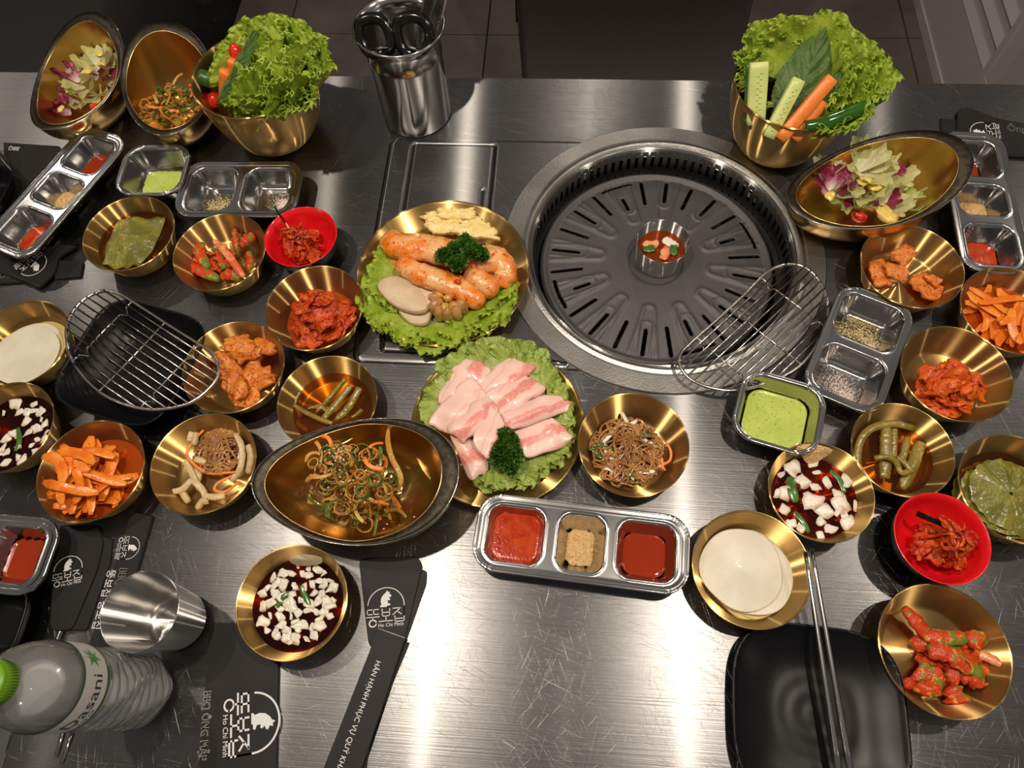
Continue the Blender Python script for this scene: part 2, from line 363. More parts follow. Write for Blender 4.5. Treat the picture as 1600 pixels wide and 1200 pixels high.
def circ(r, k=8, ry=None): a = np.linspace(0, 2 * PI, k, endpoint=False); return np.stack([r * np.cos(a), (ry or r) * np.sin(a)], 1)
def flat(wd, t): return np.array([(-.5, -.35), (-.42, -.5), (.42, -.5), (.5, -.35), (.5, .35), (.42, .5), (-.42, .5), (-.5, .35)]) * (wd, t)
def tube(path, r, k=8, closed=False, scale=None): return sweep(path, circ(r, k), closed, scale=scale)
def bez(pts, n=16):
    """smooth curve through points (Catmull-Rom)"""
    p = np.asarray(pts, float)
    if len(p) == 2: return p[0] + (p[1] - p[0]) * np.linspace(0, 1, n)[:, None]
    q = np.vstack([2 * p[0] - p[1], p, 2 * p[-1] - p[-2]]); out = []
    for t in np.linspace(0, len(p) - 1 - 1e-9, n):
        i = int(t); f = t - i; a, b, c, d = q[i:i + 4]
        out.append(.5 * (2 * b + (c - a) * f + (2 * a - 5 * b + 4 * c - d) * f * f + (3 * b - a - 3 * c + d) * f ** 3))
    return np.array(out)
def smooth_loop(pts, n=96):
    p = np.asarray(pts, float); k = len(p); out = []
    for t in np.linspace(0, k, n, endpoint=False):
        i = int(t); f = t - i; a, b, c, d = (p[(i + j) % k] for j in (-1, 0, 1, 2))
        out.append(.5 * (2 * b + (c - a) * f + (2 * a - 5 * b + 4 * c - d) * f * f + (3 * b - a - 3 * c + d) * f ** 3))
    return np.array(out)
def prism(poly, z0, z1, bev=0):
    """poly (n,2) world xy; top slightly bevelled"""
    p = np.asarray(poly, float)[:, :2]; n = len(p); c = p.mean(0)
    rings = [(p, z0), (p, z1 - bev)]
    if bev: rings.append((c + (p - c) * (1 - bev / (np.abs(p - c).max() + 1e-9)), z1))
    V = np.vstack([np.hstack([r, np.full((n, 1), z)]) for r, z in rings])
    F = gridF(len(rings), n, False, True); a = sum((p[i][0] * p[(i + 1) % n][1] - p[(i + 1) % n][0] * p[i][1]) for i in range(n))
    if a > 0: F = [(f[0], f[3], f[2], f[1]) for f in F]
    top = [(len(rings) - 1) * n + i for i in range(n)]; bot = list(range(n))
    F += [top, bot[::-1]] if a > 0 else [top[::-1], bot]
    return V, F
def box(x0, x1, y0, y1, z0, z1): return prism([(x0, y0), (x1, y0), (x1, y1), (x0, y1)], z0, z1)
def blob(c, r, seed=0, amp=.15, freq=1.5, nu=10, nv=14, rot=0):
    th = np.linspace(0, PI, nu); ph = np.linspace(0, 2 * PI, nv, endpoint=False); V = []
    for t in th:
        for p in ph:
            d = Vector((math.sin(t) * math.cos(p), math.sin(t) * math.sin(p), math.cos(t)))
            k = 1 + amp * noise.noise(d * freq + Vector((seed * 7.3, seed * 1.7, 0)))
            x, y, z = d.x * r[0] * k, d.y * r[1] * k, d.z * r[2] * k
            V.append((c[0] + x * math.cos(rot) - y * math.sin(rot), c[1] + x * math.sin(rot) + y * math.cos(rot), c[2] + z))
    return np.array(V), [(f[0], f[1], f[2], f[3]) for f in gridF(nu, nv, False, True)]
def sd_rr(x, y, a, b, r):
    qx, qy = np.abs(x) - a + r, np.abs(y) - b + r
    return np.hypot(np.maximum(qx, 0), np.maximum(qy, 0)) + np.minimum(np.maximum(qx, qy), 0) - r
def hfield(ex, ey, step, sdf, zf, c, ang=0, skirt=.002, extra=None):
    """height field cut to sdf<0, its border vertices moved onto the outline, with a skirt giving thickness"""
    nx, ny = int(2 * ex / step) + 2, int(2 * ey / step) + 2
    xs, ys = np.linspace(-ex - step, ex + step, nx), np.linspace(-ey - step, ey + step, ny)
    X, Y = np.meshgrid(xs, ys, indexing='ij'); X = X.ravel().copy(); Y = Y.ravel().copy()
    I = np.arange(nx * ny).reshape(nx, ny)
    Q = np.stack([I[:-1, :-1], I[1:, :-1], I[1:, 1:], I[:-1, 1:]], -1).reshape(-1, 4)
    cx, cy = X[Q].mean(1), Y[Q].mean(1)
    keep = sdf(cx, cy) < 0; K = Q[keep]
    cnt = np.bincount(K.ravel(), minlength=nx * ny); bd = (cnt > 0) & (cnt < 4)
    for _ in range(2):
        d = sdf(X[bd], Y[bd]); e = step * .05
        gx = (sdf(X[bd] + e, Y[bd]) - sdf(X[bd] - e, Y[bd])) / (2 * e); gy = (sdf(X[bd], Y[bd] + e) - sdf(X[bd], Y[bd] - e)) / (2 * e)
        g = np.maximum(gx * gx + gy * gy, .2); mv = np.clip(d / g, -step, step); X[bd] -= gx * mv; Y[bd] -= gy * mv
    used = np.unique(K); mp = -np.ones(nx * ny, int); mp[used] = np.arange(len(used)); K = mp[K]
    x, y = X[used], Y[used]; z = zf(x, y)
    E = np.concatenate([K[:, [0, 1]], K[:, [1, 2]], K[:, [2, 3]], K[:, [3, 0]]]); key = np.sort(E, 1)
    _, inv, ct = np.unique(key, axis=0, return_inverse=True, return_counts=True); be = E[ct[inv.ravel()] == 1]
    bv = np.unique(be); m2 = -np.ones(len(used), int); m2[bv] = np.arange(len(bv)) + len(used)
    X2, Y2, Z2 = np.r_[x, x[bv]], np.r_[y, y[bv]], np.r_[z, z[bv] - skirt]
    F = np.vstack([K, np.stack([be[:, 1], be[:, 0], m2[be[:, 0]], m2[be[:, 1]]], 1)])
    ca, sa = math.cos(ang), math.sin(ang)
    V = np.stack([c[0] + X2 * ca - Y2 * sa, c[1] + X2 * sa + Y2 * ca, c[2] + Z2], 1)
    return V, F
def sheet(c4, t=.002, nu=10, nv=8, wob=.003, seed=0, zf=None, edge=.1, fr=60, dome=0.0):
    """thin wavy slab on four corners p00 p10 p11 p01; returns V, F, UV"""
    c4 = [np.asarray(q, float) for q in c4]; rs = random.Random(seed); V = []; UV = []
    ph = [rs.uniform(0, 6) for _ in range(6)]; L = np.linalg.norm(c4[1] - c4[0]); L2 = np.linalg.norm(c4[3] - c4[0])
    for i in range(nu):
        for j in range(nv):
            u, v = i / (nu - 1), j / (nv - 1)
            eu = u + edge * .5 * (noise.noise(Vector((v * 3, ph[0], u * 2)))) * (1 if i in (0, nu - 1) else .5)
            ev = v + edge * (noise.noise(Vector((u * 4, ph[1], v * 2)))) * (1 if j in (0, nv - 1) else .5)
            p = c4[0] * (1 - eu) * (1 - ev) + c4[1] * eu * (1 - ev) + c4[2] * eu * ev + c4[3] * (1 - eu) * ev
            # rounded corners
            k = (2 * u - 1) ** 6 * (2 * v - 1) ** 6; mid = sum(c4) / 4; p = p + (mid - p) * .10 * k
            h = wob * noise.noise(Vector((p[0] * fr + ph[2], p[1] * fr, ph[3]))) * 1.6 + dome * (1 - (2 * u - 1) ** 2) * (1 - (2 * v - 1) ** 2)
            p = p + np.array([0, 0, h]); 
            if zf: p[2] = max(p[2], zf(p[0], p[1]))
            V.append(p); UV.append((u, v))
    V = np.array(V); top = V + np.array([0, 0, t]); n = nu * nv
    Fg = gridF(nu, nv); F = [(f[0] + n, f[1] + n, f[2] + n, f[3] + n) for f in Fg] + [f[::-1] for f in Fg]
    bd = [i * nv for i in range(nu)] + [(nu - 1) * nv + j for j in range(1, nv)] + [i * nv + nv - 1 for i in range(nu - 2, -1, -1)] + [j for j in range(nv - 2, 0, -1)]
    F += [(bd[k], bd[(k + 1) % len(bd)], bd[(k + 1) % len(bd)] + n, bd[k] + n) for k in range(len(bd))]
    return np.vstack([V, top]), F, UV + UV
def leaf(base, d, up, L, span=1.3, amp=.008, k=9, seed=0, nr=14, nf=90, cup=.2, wide=.8, jag=.08, amp2=None, pw=2.6, frill=0.0):
    """frilled fan-shaped leaf; returns V, F, UV"""
    base = np.asarray(base, float); d = np.asarray(d, float); d = d / np.linalg.norm(d); up = np.asarray(up, float)
    up = up - d * (up @ d); up /= np.linalg.norm(up); s = np.cross(d, up); rs = random.Random(seed); a, b, e = (rs.uniform(0, 6.28) for _ in range(3))
    R, Fi = np.meshgrid(np.linspace(.04, 1, nr), np.linspace(-span, span, nf), indexing='ij')
    if amp2 is None: amp2 = amp * .5
    ln = L * (1 - .12 * np.abs(Fi / span) ** 2) * (1 + jag * R ** 4 * (np.sin(k * 2.3 * Fi + a) * .6 + np.sin(k * 5.1 * Fi + b) * (.4 if not frill else .0)))
    x = R * ln * np.cos(Fi); y = R * ln * np.sin(Fi) * wide
    ph = k * Fi + 1.3 * np.sin(2.1 * Fi + e) + 2 * R
    Re = np.clip((R - .55) / .45, 0, 1) ** 1.3
    z = amp * R ** pw * np.sin(ph + a) + amp2 * R ** (pw * 2) * np.sin(2.9 * ph + b) + frill * Re * np.sin(5.3 * ph + e + 3 * R) + cup * L * R ** 2 * (Fi / span) ** 2 + cup * .6 * L * R ** 2
    x = x + amp * .35 * R ** pw * np.cos(1.9 * ph + e); y = y + amp * .25 * R ** pw * np.cos(2.2 * ph + a)
    if frill: x = x - frill * 1.1 * Re ** 2 * (1 + np.cos(2.65 * ph)) ; z = z + frill * 2.2 * Re ** 2 * np.abs(np.sin(2.65 * ph))
    V = base + x[..., None] * d + y[..., None] * s + z[..., None] * up
    uv = np.stack([R.ravel(), (Fi.ravel() / span + 1) / 2], 1)
    return V.reshape(-1, 3), gridF(nr, nf), uv
def ruffle(V, uv, nr, nf, base, up, A=.0034, W_=.0055, wl=.0075, seed=0, J=5):
    """curly ribbon added along the outer edge of a leaf"""
    E_ = V.reshape(nr, nf, 3)[-1]; d = np.linalg.norm(np.diff(E_, axis=0), axis=1); s_ = np.r_[0, np.cumsum(np.minimum(d, .004))]
    L_ = s_[-1]; n = int(min(420, max(60, L_ / wl * 12))); q = np.linspace(0, L_, n)
    Es = E_.copy()
    for _ in range(3): Es[1:-1] = (Es[:-2] + 2 * Es[1:-1] + Es[2:]) / 4
    P_ = np.stack([np.interp(q, s_, Es[:, i]) for i in range(3)], 1); P0 = np.stack([np.interp(q, s_, E_[:, i]) for i in range(3)], 1)
    T = np.gradient(P_, axis=0); T /= np.linalg.norm(T, axis=1)[:, None] + 1e-9
    o = P_ - np.asarray(base); o -= T * (o * T).sum(1)[:, None]; o /= np.linalg.norm(o, axis=1)[:, None] + 1e-9; nn = np.cross(T, o)
    ph = q / wl * 2 * PI + 1.2 * np.sin(q / wl * .9 + seed) + seed; rows = []
    am = 1 + .35 * np.sin(q / wl * 1.7 + seed * 2)
    for j in range(J + 1):
        f = j / J; a = A * f ** 1.1 * am
        rows.append(P0 * (1 - min(1, f * 2)) + P_ * min(1, f * 2) + o * (W_ * np.sin(f * 1.7))[..., None] * np.ones((n, 1)) + nn * (a * np.sin(ph + .5 * f))[:, None] + T * (a * .75 * np.sin(2 * ph))[:, None] * f)
    F = gridF(J + 1, n); R_ = np.concatenate(rows); u2 = np.c_[np.repeat(np.linspace(.9, 1, J + 1), n), np.tile(q / L_, J + 1)]
    return R_, [tuple(i + len(V) for i in f) for f in F], u2
def angpx(u0, v0, u1, v1, h=0): a, b = P(u0, v0, h), P(u1, v1, h); return math.atan2(b[1] - a[1], b[0] - a[0])

# ---------------------------------------------------------------- lettering
def text_mesh(s, align='CENTER'):
    cu = bpy.data.curves.new('t', 'FONT'); cu.body = s; cu.size = 1; cu.align_x = 'LEFT'; cu.resolution_u = 3; cu.extrude = 0
    o = bpy.data.objects.new('t', cu); C.objects.link(o)
    bpy.context.view_layer.update()
    me = bpy.data.meshes.new_from_object(o.evaluated_get(bpy.context.evaluated_depsgraph_get()))
    V = np.array([v.co[:] for v in me.vertices]) if len(me.vertices) else np.zeros((1, 3)); F = [list(p.vertices) for p in me.polygons]
    bpy.data.objects.remove(o); bpy.data.curves.remove(cu); bpy.data.meshes.remove(me)
    return V, F
def text_on(s, p0, p1, z, parent, name='printed_text', hscale=1.0, mt=None, bold=0.0):
    """text whose baseline runs from world xy p0 to p1 at height z"""
    V, F = text_mesh(s); p0, p1 = np.asarray(p0)[:2], np.asarray(p1)[:2]
    d = p1 - p0; L = np.linalg.norm(d); d = d / L; n = np.array([-d[1], d[0]]); x0, x1 = V[:, 0].min(), V[:, 0].max()
    k = L / (x1 - x0); X = (V[:, 0] - x0) * k; Y = V[:, 1] * k * hscale
    W_ = np.stack([p0[0] + d[0] * X + n[0] * Y, p0[1] + d[1] * X + n[1] * Y, np.full(len(X), z)], 1)
    mb = MB().add((W_, F))
    if bold:
        for dx, dy in ((bold, 0), (0, bold), (bold, bold)): mb.add((W_ + np.array([d[0] * dx + n[0] * dy, d[1] * dx + n[1] * dy, 1e-5]), F))
    return mb.part(name, mt or M_WHITE, parent, smooth=False)
def stroke(mb, pts, w, conv):
    p = np.asarray(pts, float); 
    d = np.gradient(p, axis=0) if len(p) > 2 else np.repeat((p[1] - p[0])[None], 2, 0)
    d /= np.linalg.norm(d, axis=1)[:, None] + 1e-12; n = np.stack([-d[:, 1], d[:, 0]], 1) * w / 2
    p = p.copy(); p[0] -= d[0] * w / 2; p[-1] += d[-1] * w / 2
    V = conv(np.vstack([p + n, p - n])); k = len(p)
    mb.add((V, [(i, i + k, i + 1 + k, i + 1) for i in range(k - 1)]))
def logo(c, up, size, z, parent, lw=.022):
    """round arch, sitting animal outline and the three syllables below it"""
    c = np.asarray(c)[:2]; up = np.asarray(up)[:2]; up = up / np.linalg.norm(up); rt = np.array([up[1], -up[0]])
    def conv(q): 
        q = np.asarray(q); W_ = c + (q[:, :1] * rt + q[:, 1:2] * up) * size
        return np.hstack([W_, np.full((len(W_), 1), z)])
    mb = MB(); S = lambda pts, w=lw: stroke(mb, pts, w, conv)
    a = np.linspace(PI * .97, 0, 26); S(np.vstack([np.stack([.49 * np.cos(a), .06 + .47 * np.sin(a)], 1), [[.49, -.05], [.49, -.22]]]))
    for x in (-.50, -.33):
        S([(x, -.02), (x + .13, -.02)]); S([(x, -.02), (x, -.14)]); S([(x, -.14), (x + .13, -.14)])
    S([(-.52, -.21), (-.18, -.21)]); S([(-.35, -.21), (-.35, -.27)])
    a = np.linspace(0, 2 * PI, 18); S(np.stack([-.35 + .095 * np.cos(a), -.37 + .085 * np.sin(a)], 1), .032)
    S([(-.10, -.02), (-.10, -.20), (.10, -.20), (.10, -.02)][:2]); S([(.10, -.02), (.10, -.20)]); S([(-.10, -.20), (.10, -.20)]); S([(-.10, -.11), (.10, -.11)])
    S([(0, -.20), (0, -.33)]); S([(-.18, -.33), (.17, -.33)])
    S([(.19, -.02), (.40, -.02)]); S([(.39, -.02), (.19, -.18)]); S([(.30, -.10), (.41, -.18)])
    S([(.49, .02), (.49, -.36)]); S([(.24, -.22), (.24, -.36)]); S([(.24, -.36), (.49, -.36)]); S([(.24, -.29), (.49, -.29)])
    pig = [(-.15, .03), (-.16, .06), (-.12, .09), (-.14, .18), (-.12, .28), (-.06, .36), (.00, .40), (.03, .46), (.06, .41), (.11, .42), (.09, .36), (.15, .33), (.14, .29),
           (.08, .27), (.12, .22), (.10, .19), (.05, .20), (.05, .13), (.12, .10), (.11, .06), (.03, .06), (.02, .03)]
    V = conv(np.array(pig)); mb.add((V, [list(range(len(pig)))[::-1]]))
    o = mb.part('printed_logo', M_WHITE, parent, smooth=False)
    text_on('Ho Chi Minh', c + (rt * -.20 + up * -.475) * size, c + (rt * .47 + up * -.475) * size, z, parent, 'printed_text')
    return o

# ================================================================ SETTING
def struct(name, vf, mt, **k): o = part(name, vf[0], vf[1], mt, None, smooth=False, **k); o['kind'] = 'structure'; return o
fl = struct('floor', box(-4.5, 3.5, -2, 5, -.06, -.006), M_GROUT)
for i in range(-5, 6):
    for j in range(-1, 6):
        x0, y0 = -.245 + .6 * i, 1.80 + .6 * (j - 1)
        if -2.7 < x0 < 2.2 and 0.6 <= y0 < 4.4:
            part('floor_tile', *prism([(x0 + .002, y0 + .002), (x0 + .598, y0 + .002), (x0 + .598, y0 + .598), (x0 + .002, y0 + .598)], -.006, 0, .001), M_TILE, fl, smooth=False)
struct('wall_back', box(-4.5, 3.5, 5, 5.1, -.06, 3), M_WALLD)
struct('wall_left', box(-4.6, -4.5, -2, 5.1, -.06, 3), M_WALLD)

# louvred panel, right
lp = thing('louvred_panel', 'grey white painted low cabinet with horizontal louvre slats standing at upper right', 'cabinet', (1.3, 2.2, 0))
part('carcass', *box(1.03, 1.7, 1.30, 3.2, 0, .72), M_LOUV, lp, smooth=False)
part('plinth', *box(.995, 1.03, 1.30, 3.2, 0, .03), M_LOUV, lp, smooth=False)
part('bottom_rail', *box(1.0, 1.03, 1.30, 3.2, .03, .17), M_LOUV, lp, smooth=False)
part('stile', *box(1.002, 1.03, 1.30, 1.47, .17, .72), M_LOUV, lp, smooth=False)
part('stile', *box(.998, 1.005, 1.455, 1.475, .10, .72), M_LOUV, lp, smooth=False)
for k in range(9):
    z = .175 + k * .058
    V, F = box(-.004, .004, 1.475, 3.15, -.024, .024)
    a = math.radians(32); V = V.copy(); x, zz = V[:, 0].copy(), V[:, 2].copy()
    V[:, 0] = 1.014 + x * math.cos(a) + zz * math.sin(a); V[:, 2] = z + .02 - x * math.sin(a) + zz * math.cos(a)
    part('slat', V, F, M_LOUV, lp, smooth=False)
# dark bench opposite
bn = thing('dining_bench', 'plain dark brown upholstered bench behind the middle of the table', 'bench', (.14, 1.25, 0))
V, F = prism([(-.075, 1.02), (.30, 1.02), (.385, 1.42), (-.122, 1.42)], .36, .46, .012); part('seat', V, F, M_BENCH, bn)
V, F = prism([(-.125, 1.42), (.39, 1.42), (.40, 1.50), (-.13, 1.50)], .34, .98, .012); part('backrest', V, F, M_BENCH, bn)
for x, y in ((-.05, 1.06), (.27, 1.06), (-.09, 1.45), (.35, 1.45)): part('leg', *box(x - .02, x + .02, y - .02, y + .02, 0, .36), M_BENCH, bn, smooth=False)
bb = thing('wall_booth', 'black booth side in the dark upper left corner behind the salad bowls', 'booth', (-1.7, 1.9, 0))
part('seat', *prism([(-2.6, 1.02), (-1.02, 1.02), (-1.02, 1.9), (-2.6, 1.9)], 0, .45, .02), M_WALLD, bb)
part('backrest', *prism([(-2.6, 1.9), (-1.02, 1.9), (-1.02, 2.1), (-2.6, 2.1)], 0, 1.0, .02), M_WALLD, bb)

# ================================================================ TABLE
GX, GY = .119, .512
def table():
    t = thing('barbecue_table', 'long brushed stainless steel restaurant table with scratched top', 'table', (0, .3, 0))
    x0, x1, y0, y1 = -1.15, .95, -.35, .79
    n = 96; a = np.linspace(0, 2 * PI, n, endpoint=False); V = []; ri = .162
    for aa in a:
        V.append((GX + ri * math.cos(aa), GY + ri * math.sin(aa)))
    for aa in a:
        dx, dy = math.cos(aa), math.sin(aa); k = 9
        for lim, q, o in ((x1, dx, GX), (x0, dx, GX), (y1, dy, GY), (y0, dy, GY)):
            if abs(q) > 1e-9 and (lim - o) / q > 0: k = min(k, (lim - o) / q)
        V.append((GX + dx * k, GY + dy * k))
    for cx, cy in ((x1, y1), (x0, y1), (x0, y0), (x1, y0)):
        i = min(range(n, 2 * n), key=lambda q: (V[q][0] - cx) ** 2 + (V[q][1] - cy) ** 2); V[i] = (cx, cy)
    P2 = np.array(V); V3 = np.vstack([np.c_[P2, np.full(2 * n, TZ)], np.c_[P2, np.full(2 * n, TZ - .035)]])
    F = []
    for i in range(n):
        j = (i + 1) % n; F += [(i, n + i, n + j, j), (2 * n + i, 2 * n + j, 3 * n + j, 3 * n + i), (n + i, 3 * n + i, 3 * n + j, n + j), (i, j, 2 * n + j, 2 * n + i)]
    part('tabletop', V3, F, M_TABLE, t, smooth=False, uv=np.c_[V3[:, 0], V3[:, 1]])
    for x, y in ((-1.0, -.25), (.85, -.25), (-1.0, .68), (.85, .68)): part('leg', *box(x - .03, x + .03, y - .03, y + .03, 0, TZ - .035), M_STEEL, t, smooth=False)
table()
# ---- grill unit
g = thing('built_in_grill', 'round charcoal grill well with turned steel ring set in the table', 'grill', (GX, GY, TZ))
def UVxy(V): V = np.asarray(V); return np.c_[V[:, 0], V[:, 1]]
# faceplate left of the ring
fx0, fx1, fy0, fy1 = P(614, 220)[0] - .004, .10, P(700, 572)[1], P(760, 219)[1]
cxp, cyp = (fx0 + fx1) / 2, (fy0 + fy1) / 2; hx, hy = (fx1 - fx0) / 2, (fy1 - fy0) / 2
lx0, lx1, ly0, ly1 = P(640, 250, .0015)[0] + .001, P(772, 250, .0015)[0], P(700, 553, .0015)[1], P(700, 226, .0015)[1]
lcx, lcy, lhx, lhy = (lx0 + lx1) / 2, (ly0 + ly1) / 2, (lx1 - lx0) / 2, (ly1 - ly0) / 2
def f_sdf(x, y): return np.maximum(np.maximum(sd_rr(x, y, hx, hy, .012), .160 - np.hypot(x + cxp - GX, y + cyp - GY)), -sd_rr(x + cxp - lcx, y + cyp - lcy, lhx, lhy, .004))
def f_z(x, y):
    d = sd_rr(x, y, hx, hy, .012)
    return .0018 - .0016 * np.clip((d + .006) / .006, 0, 1) ** 2
V, F = hfield(hx, hy, .003, f_sdf, f_z, (cxp, cyp, TZ), 0, .0015); part('faceplate', V, F, M_TABLE, g, uv=UVxy(V))
def l_z(x, y):
    d = sd_rr(x, y, lhx, lhy, .004); s = sd_rr(x - lhx + .011, y - .04, .0022, .042, .0022)
    return .0016 - .0014 * np.clip((d + .004) / .003, 0, 1) - .0025 * np.clip(-s / .0012, 0, 1)
V, F = hfield(lhx - .0012, lhy - .0012, .0016, lambda x, y: sd_rr(x, y, lhx - .0012, lhy - .0012, .004), l_z, (lcx, lcy, TZ), 0, .0015)
part('lid_panel', V, F, M_TABLE, g, uv=UVxy(V))
part('lid_gap', *box(lx0, lx1, ly0, ly1, TZ - .0003, TZ + .0002), M_PIT, g, smooth=False)
V, F = prism(np.array([P(u, v)[:2] for u, v in ((855, 563), (886, 566), (890, 572), (884, 580), (855, 578))]), TZ, TZ + .003, .001); part('latch_tab', V, F, M_STEEL, g)
part('flange_ring', *lathe([(.1575, .0005), (.1605, .0032), (.163, .0042), (.1655, .0036), (.1675, .0030), (.170, .0034), (.190, .0028), (.1912, .0018), (.1915, 0)], (GX, GY, TZ), 320), M_RING, g, smooth=False)
part('inner_lip', *lathe([(.1540, -.012), (.1545, -.004), (.1555, .0015), (.1575, .0015), (.1578, -.001)], (GX, GY, TZ), 160), M_STEELB, g)
# slotted wall
mb = MB(); NS = 92
for k in range(NS):
    a0, a1 = 2 * PI * k / NS, 2 * PI * (k + 1) / NS; ac = (a0 + a1) / 2; R = .1538; hw = .0024
    zt, zb, st, sb = -.003, -.046, -.010, -.031
    inner = [(ac + hw / R * math.cos(q), (st - hw if math.sin(q) > 0 else sb + hw) + hw * math.sin(q)) for q in np.linspace(0, 2 * PI, 16, endpoint=False) + PI / 16]
    outer = []
    for (aa, z) in inner:
        dx, dz = (aa - ac) * R, z - (st + sb) / 2; hxw, hz = (a1 - a0) / 2 * R, (zt - zb) / 2
        kx = min(hxw / max(abs(dx), 1e-9), hz / max(abs(dz), 1e-9)) if False else None
        outer.append((ac + math.copysign(hxw / R, dx) if abs(dx) > hw * .55 else ac + dx / R * 1.6, None))
    # map outer by rows: corner points for sides, top/bottom edge for the rest
    outer = []
    for q, (aa, z) in zip(np.linspace(0, 2 * PI, 16, endpoint=False) + PI / 16, inner):
        c_, s_ = math.cos(q), math.sin(q); m_ = max(abs(c_), abs(s_)); ux, uz = c_ / m_, s_ / m_
        outer.append((ac + ux * (a1 - a0) / 2, (zt + zb) / 2 + uz * (zt - zb) / 2))
    V = [(GX + R * math.cos(a_), GY + R * math.sin(a_), TZ + z) for a_, z in inner + outer]
    mb.add((V, [(i, 16 + i, 16 + (i + 1) % 16, (i + 1) % 16) for i in range(16)]))
mb.part('slotted_wall', M_DARKM, g, smooth=False)
part('fire_bowl', *lathe([(.172, -.002), (.172, -.06), (.15, -.11), (.0, -.12)], (GX, GY, TZ), 64), M_PIT, g)
part('support_ledge', *lathe([(.1536, -.044), (.147, -.046), (.147, -.049), (.1536, -.049)], (GX, GY, TZ), 96), M_PIT, g)

# ---- grill plate
PX, PY, PZ, PR_ = GX - .003, GY + .001, -.034, .1425
slots = []
a_arc = math.atan2(P(970, 308, PZ)[1] - PY, P(970, 308, PZ)[0] - PX)
NSL = 24
for k in range(NSL):
    a = a_arc - 2 * PI * k / NSL
    if k % 6 == 0: slots.append((a, .088, .106, 'short'))
    else: slots.append((a, .092 if k % 2 else .096, .128, 'long'))
def seg_sd(x, y, a, r0, r1, w):
    c_, s_ = math.cos(a), math.sin(a); u, v = x * c_ + y * s_, -x * s_ + y * c_
    return np.hypot(u - np.clip(u, r0, r1), v) - w
def arc_sd(x, y, a, R, da, w):
    th = np.arctan2(y, x) - a; th = (th + PI) % (2 * PI) - PI; r = np.hypot(x, y)
    tc_ = np.clip(th, -da, da); return np.hypot(x - R * np.cos(tc_ + a), y - R * np.sin(tc_ + a)) - w
def gp_sdf(x, y):
    d = np.hypot(x, y) - PR_
    for a, r0, r1, k in slots:
        d = np.maximum(d, -seg_sd(x, y, a, r0, r1, .0024))
        if k == 'short': d = np.maximum(d, -arc_sd(x, y, a, .1275, .155, .0022))
    return d
def gp_z(x, y):
    r = np.hypot(x, y); z = .006 * (1 - (r / PR_) ** 2)
    z = z + .0045 * np.clip((r - .132) / .006, 0, 1) - .004 * np.clip((r - .139) / .0035, 0, 1)
    z -= .0012 * np.clip((.034 - r) / .002, 0, 1)
    br = lambda d, w, h: h * np.exp(-(d / w) ** 2)
    out = np.clip((.134 - r) / .006, 0, 1)
    for i, (a, r0, r1, k) in enumerate(slots):
        if i % 2 == 0:
            z = z + br(seg_sd(x, y, a, .094 if k != 'short' else .088, .17, .0085), .0017, .0014) * out
            c_, s_ = math.cos(a), math.sin(a); u, v = x * c_ + y * s_, -x * s_ + y * c_
            d = np.hypot(u - np.clip(u, .070, .2), v) - .0065 - .16 * np.clip(u - .07, 0, .1)
            z = z + br(d, .0028, .0017) * out
    return z
V, F = hfield(PR_, PR_, .00125, gp_sdf, gp_z, (PX, PY, TZ + PZ), 0, .003)
tag(part('grill_plate', V, F, M_GRILL), 'round black speckled nonstick grill plate with radial slots lying in the grill well', 'grill plate')

# small steel cup on grill
def vessel(name, label, cat, c, prof_out, prof_in, mt, mt_in=None, seg=72, group=None):
    """outer and inner shells as one closed lathe"""
    V, F = lathe(list(prof_out) + list(prof_in), c, seg, (True, True)); o = part(name, V, F, mt); return tag(o, label, cat, group)
cz = TZ + PZ + .0055; gc = (.1195, .5180, cz)
vessel('sauce_cup', 'small straight steel cup of kimchi and onion on the grill plate', 'cup', gc, [(.0270, 0), (.0285, .001), (.0312, .036), (.0315, .0368)], [(.0307, .0366), (.0278, .003), (.002, .0025)], M_STEELB)
V, F = lathe([(.0290, .0185), (.0001, .0185)], gc, 40, (False, False)); tag(part('red_broth', V, F, L_BROTH), 'red broth in the small steel cup on the grill plate', 'broth')
for i, (u, v, r_, mt_) in enumerate([(1017, 381, .3, M_STKP), (1048, 380, 2.6, M_ONI), (1040, 397, 1.2, M_STKP), (1014, 391, .1, M_PEPP), (1052, 393, 1.6, M_PEPP)]):
    p = P(u, v, PZ + .026) ; L_, W_ = (.0095, .0055) if i < 3 else (.007, .004); c_, s_ = math.cos(r_), math.sin(r_)
    c4 = [(p[0] + sx * L_ * c_ - sy * W_ * s_, p[1] + sx * L_ * s_ + sy * W_ * c_, TZ + PZ + .0235 + .001 * i) for sx, sy in ((-1, -1), (1, -1), (1, 1), (-1, 1))]
    V, F, U = sheet(c4, .0025, 7, 6, .0015, i, edge=.3)
    tag(part('kimchi_piece' if i < 3 else 'pepper_slice', V, F, mt_), 'pale onion pieces dusted with chilli in the cup on the grill' if i < 3 else 'dark green pepper pieces in the cup on the grill', 'vegetable', 'vegetables in the grill cup')

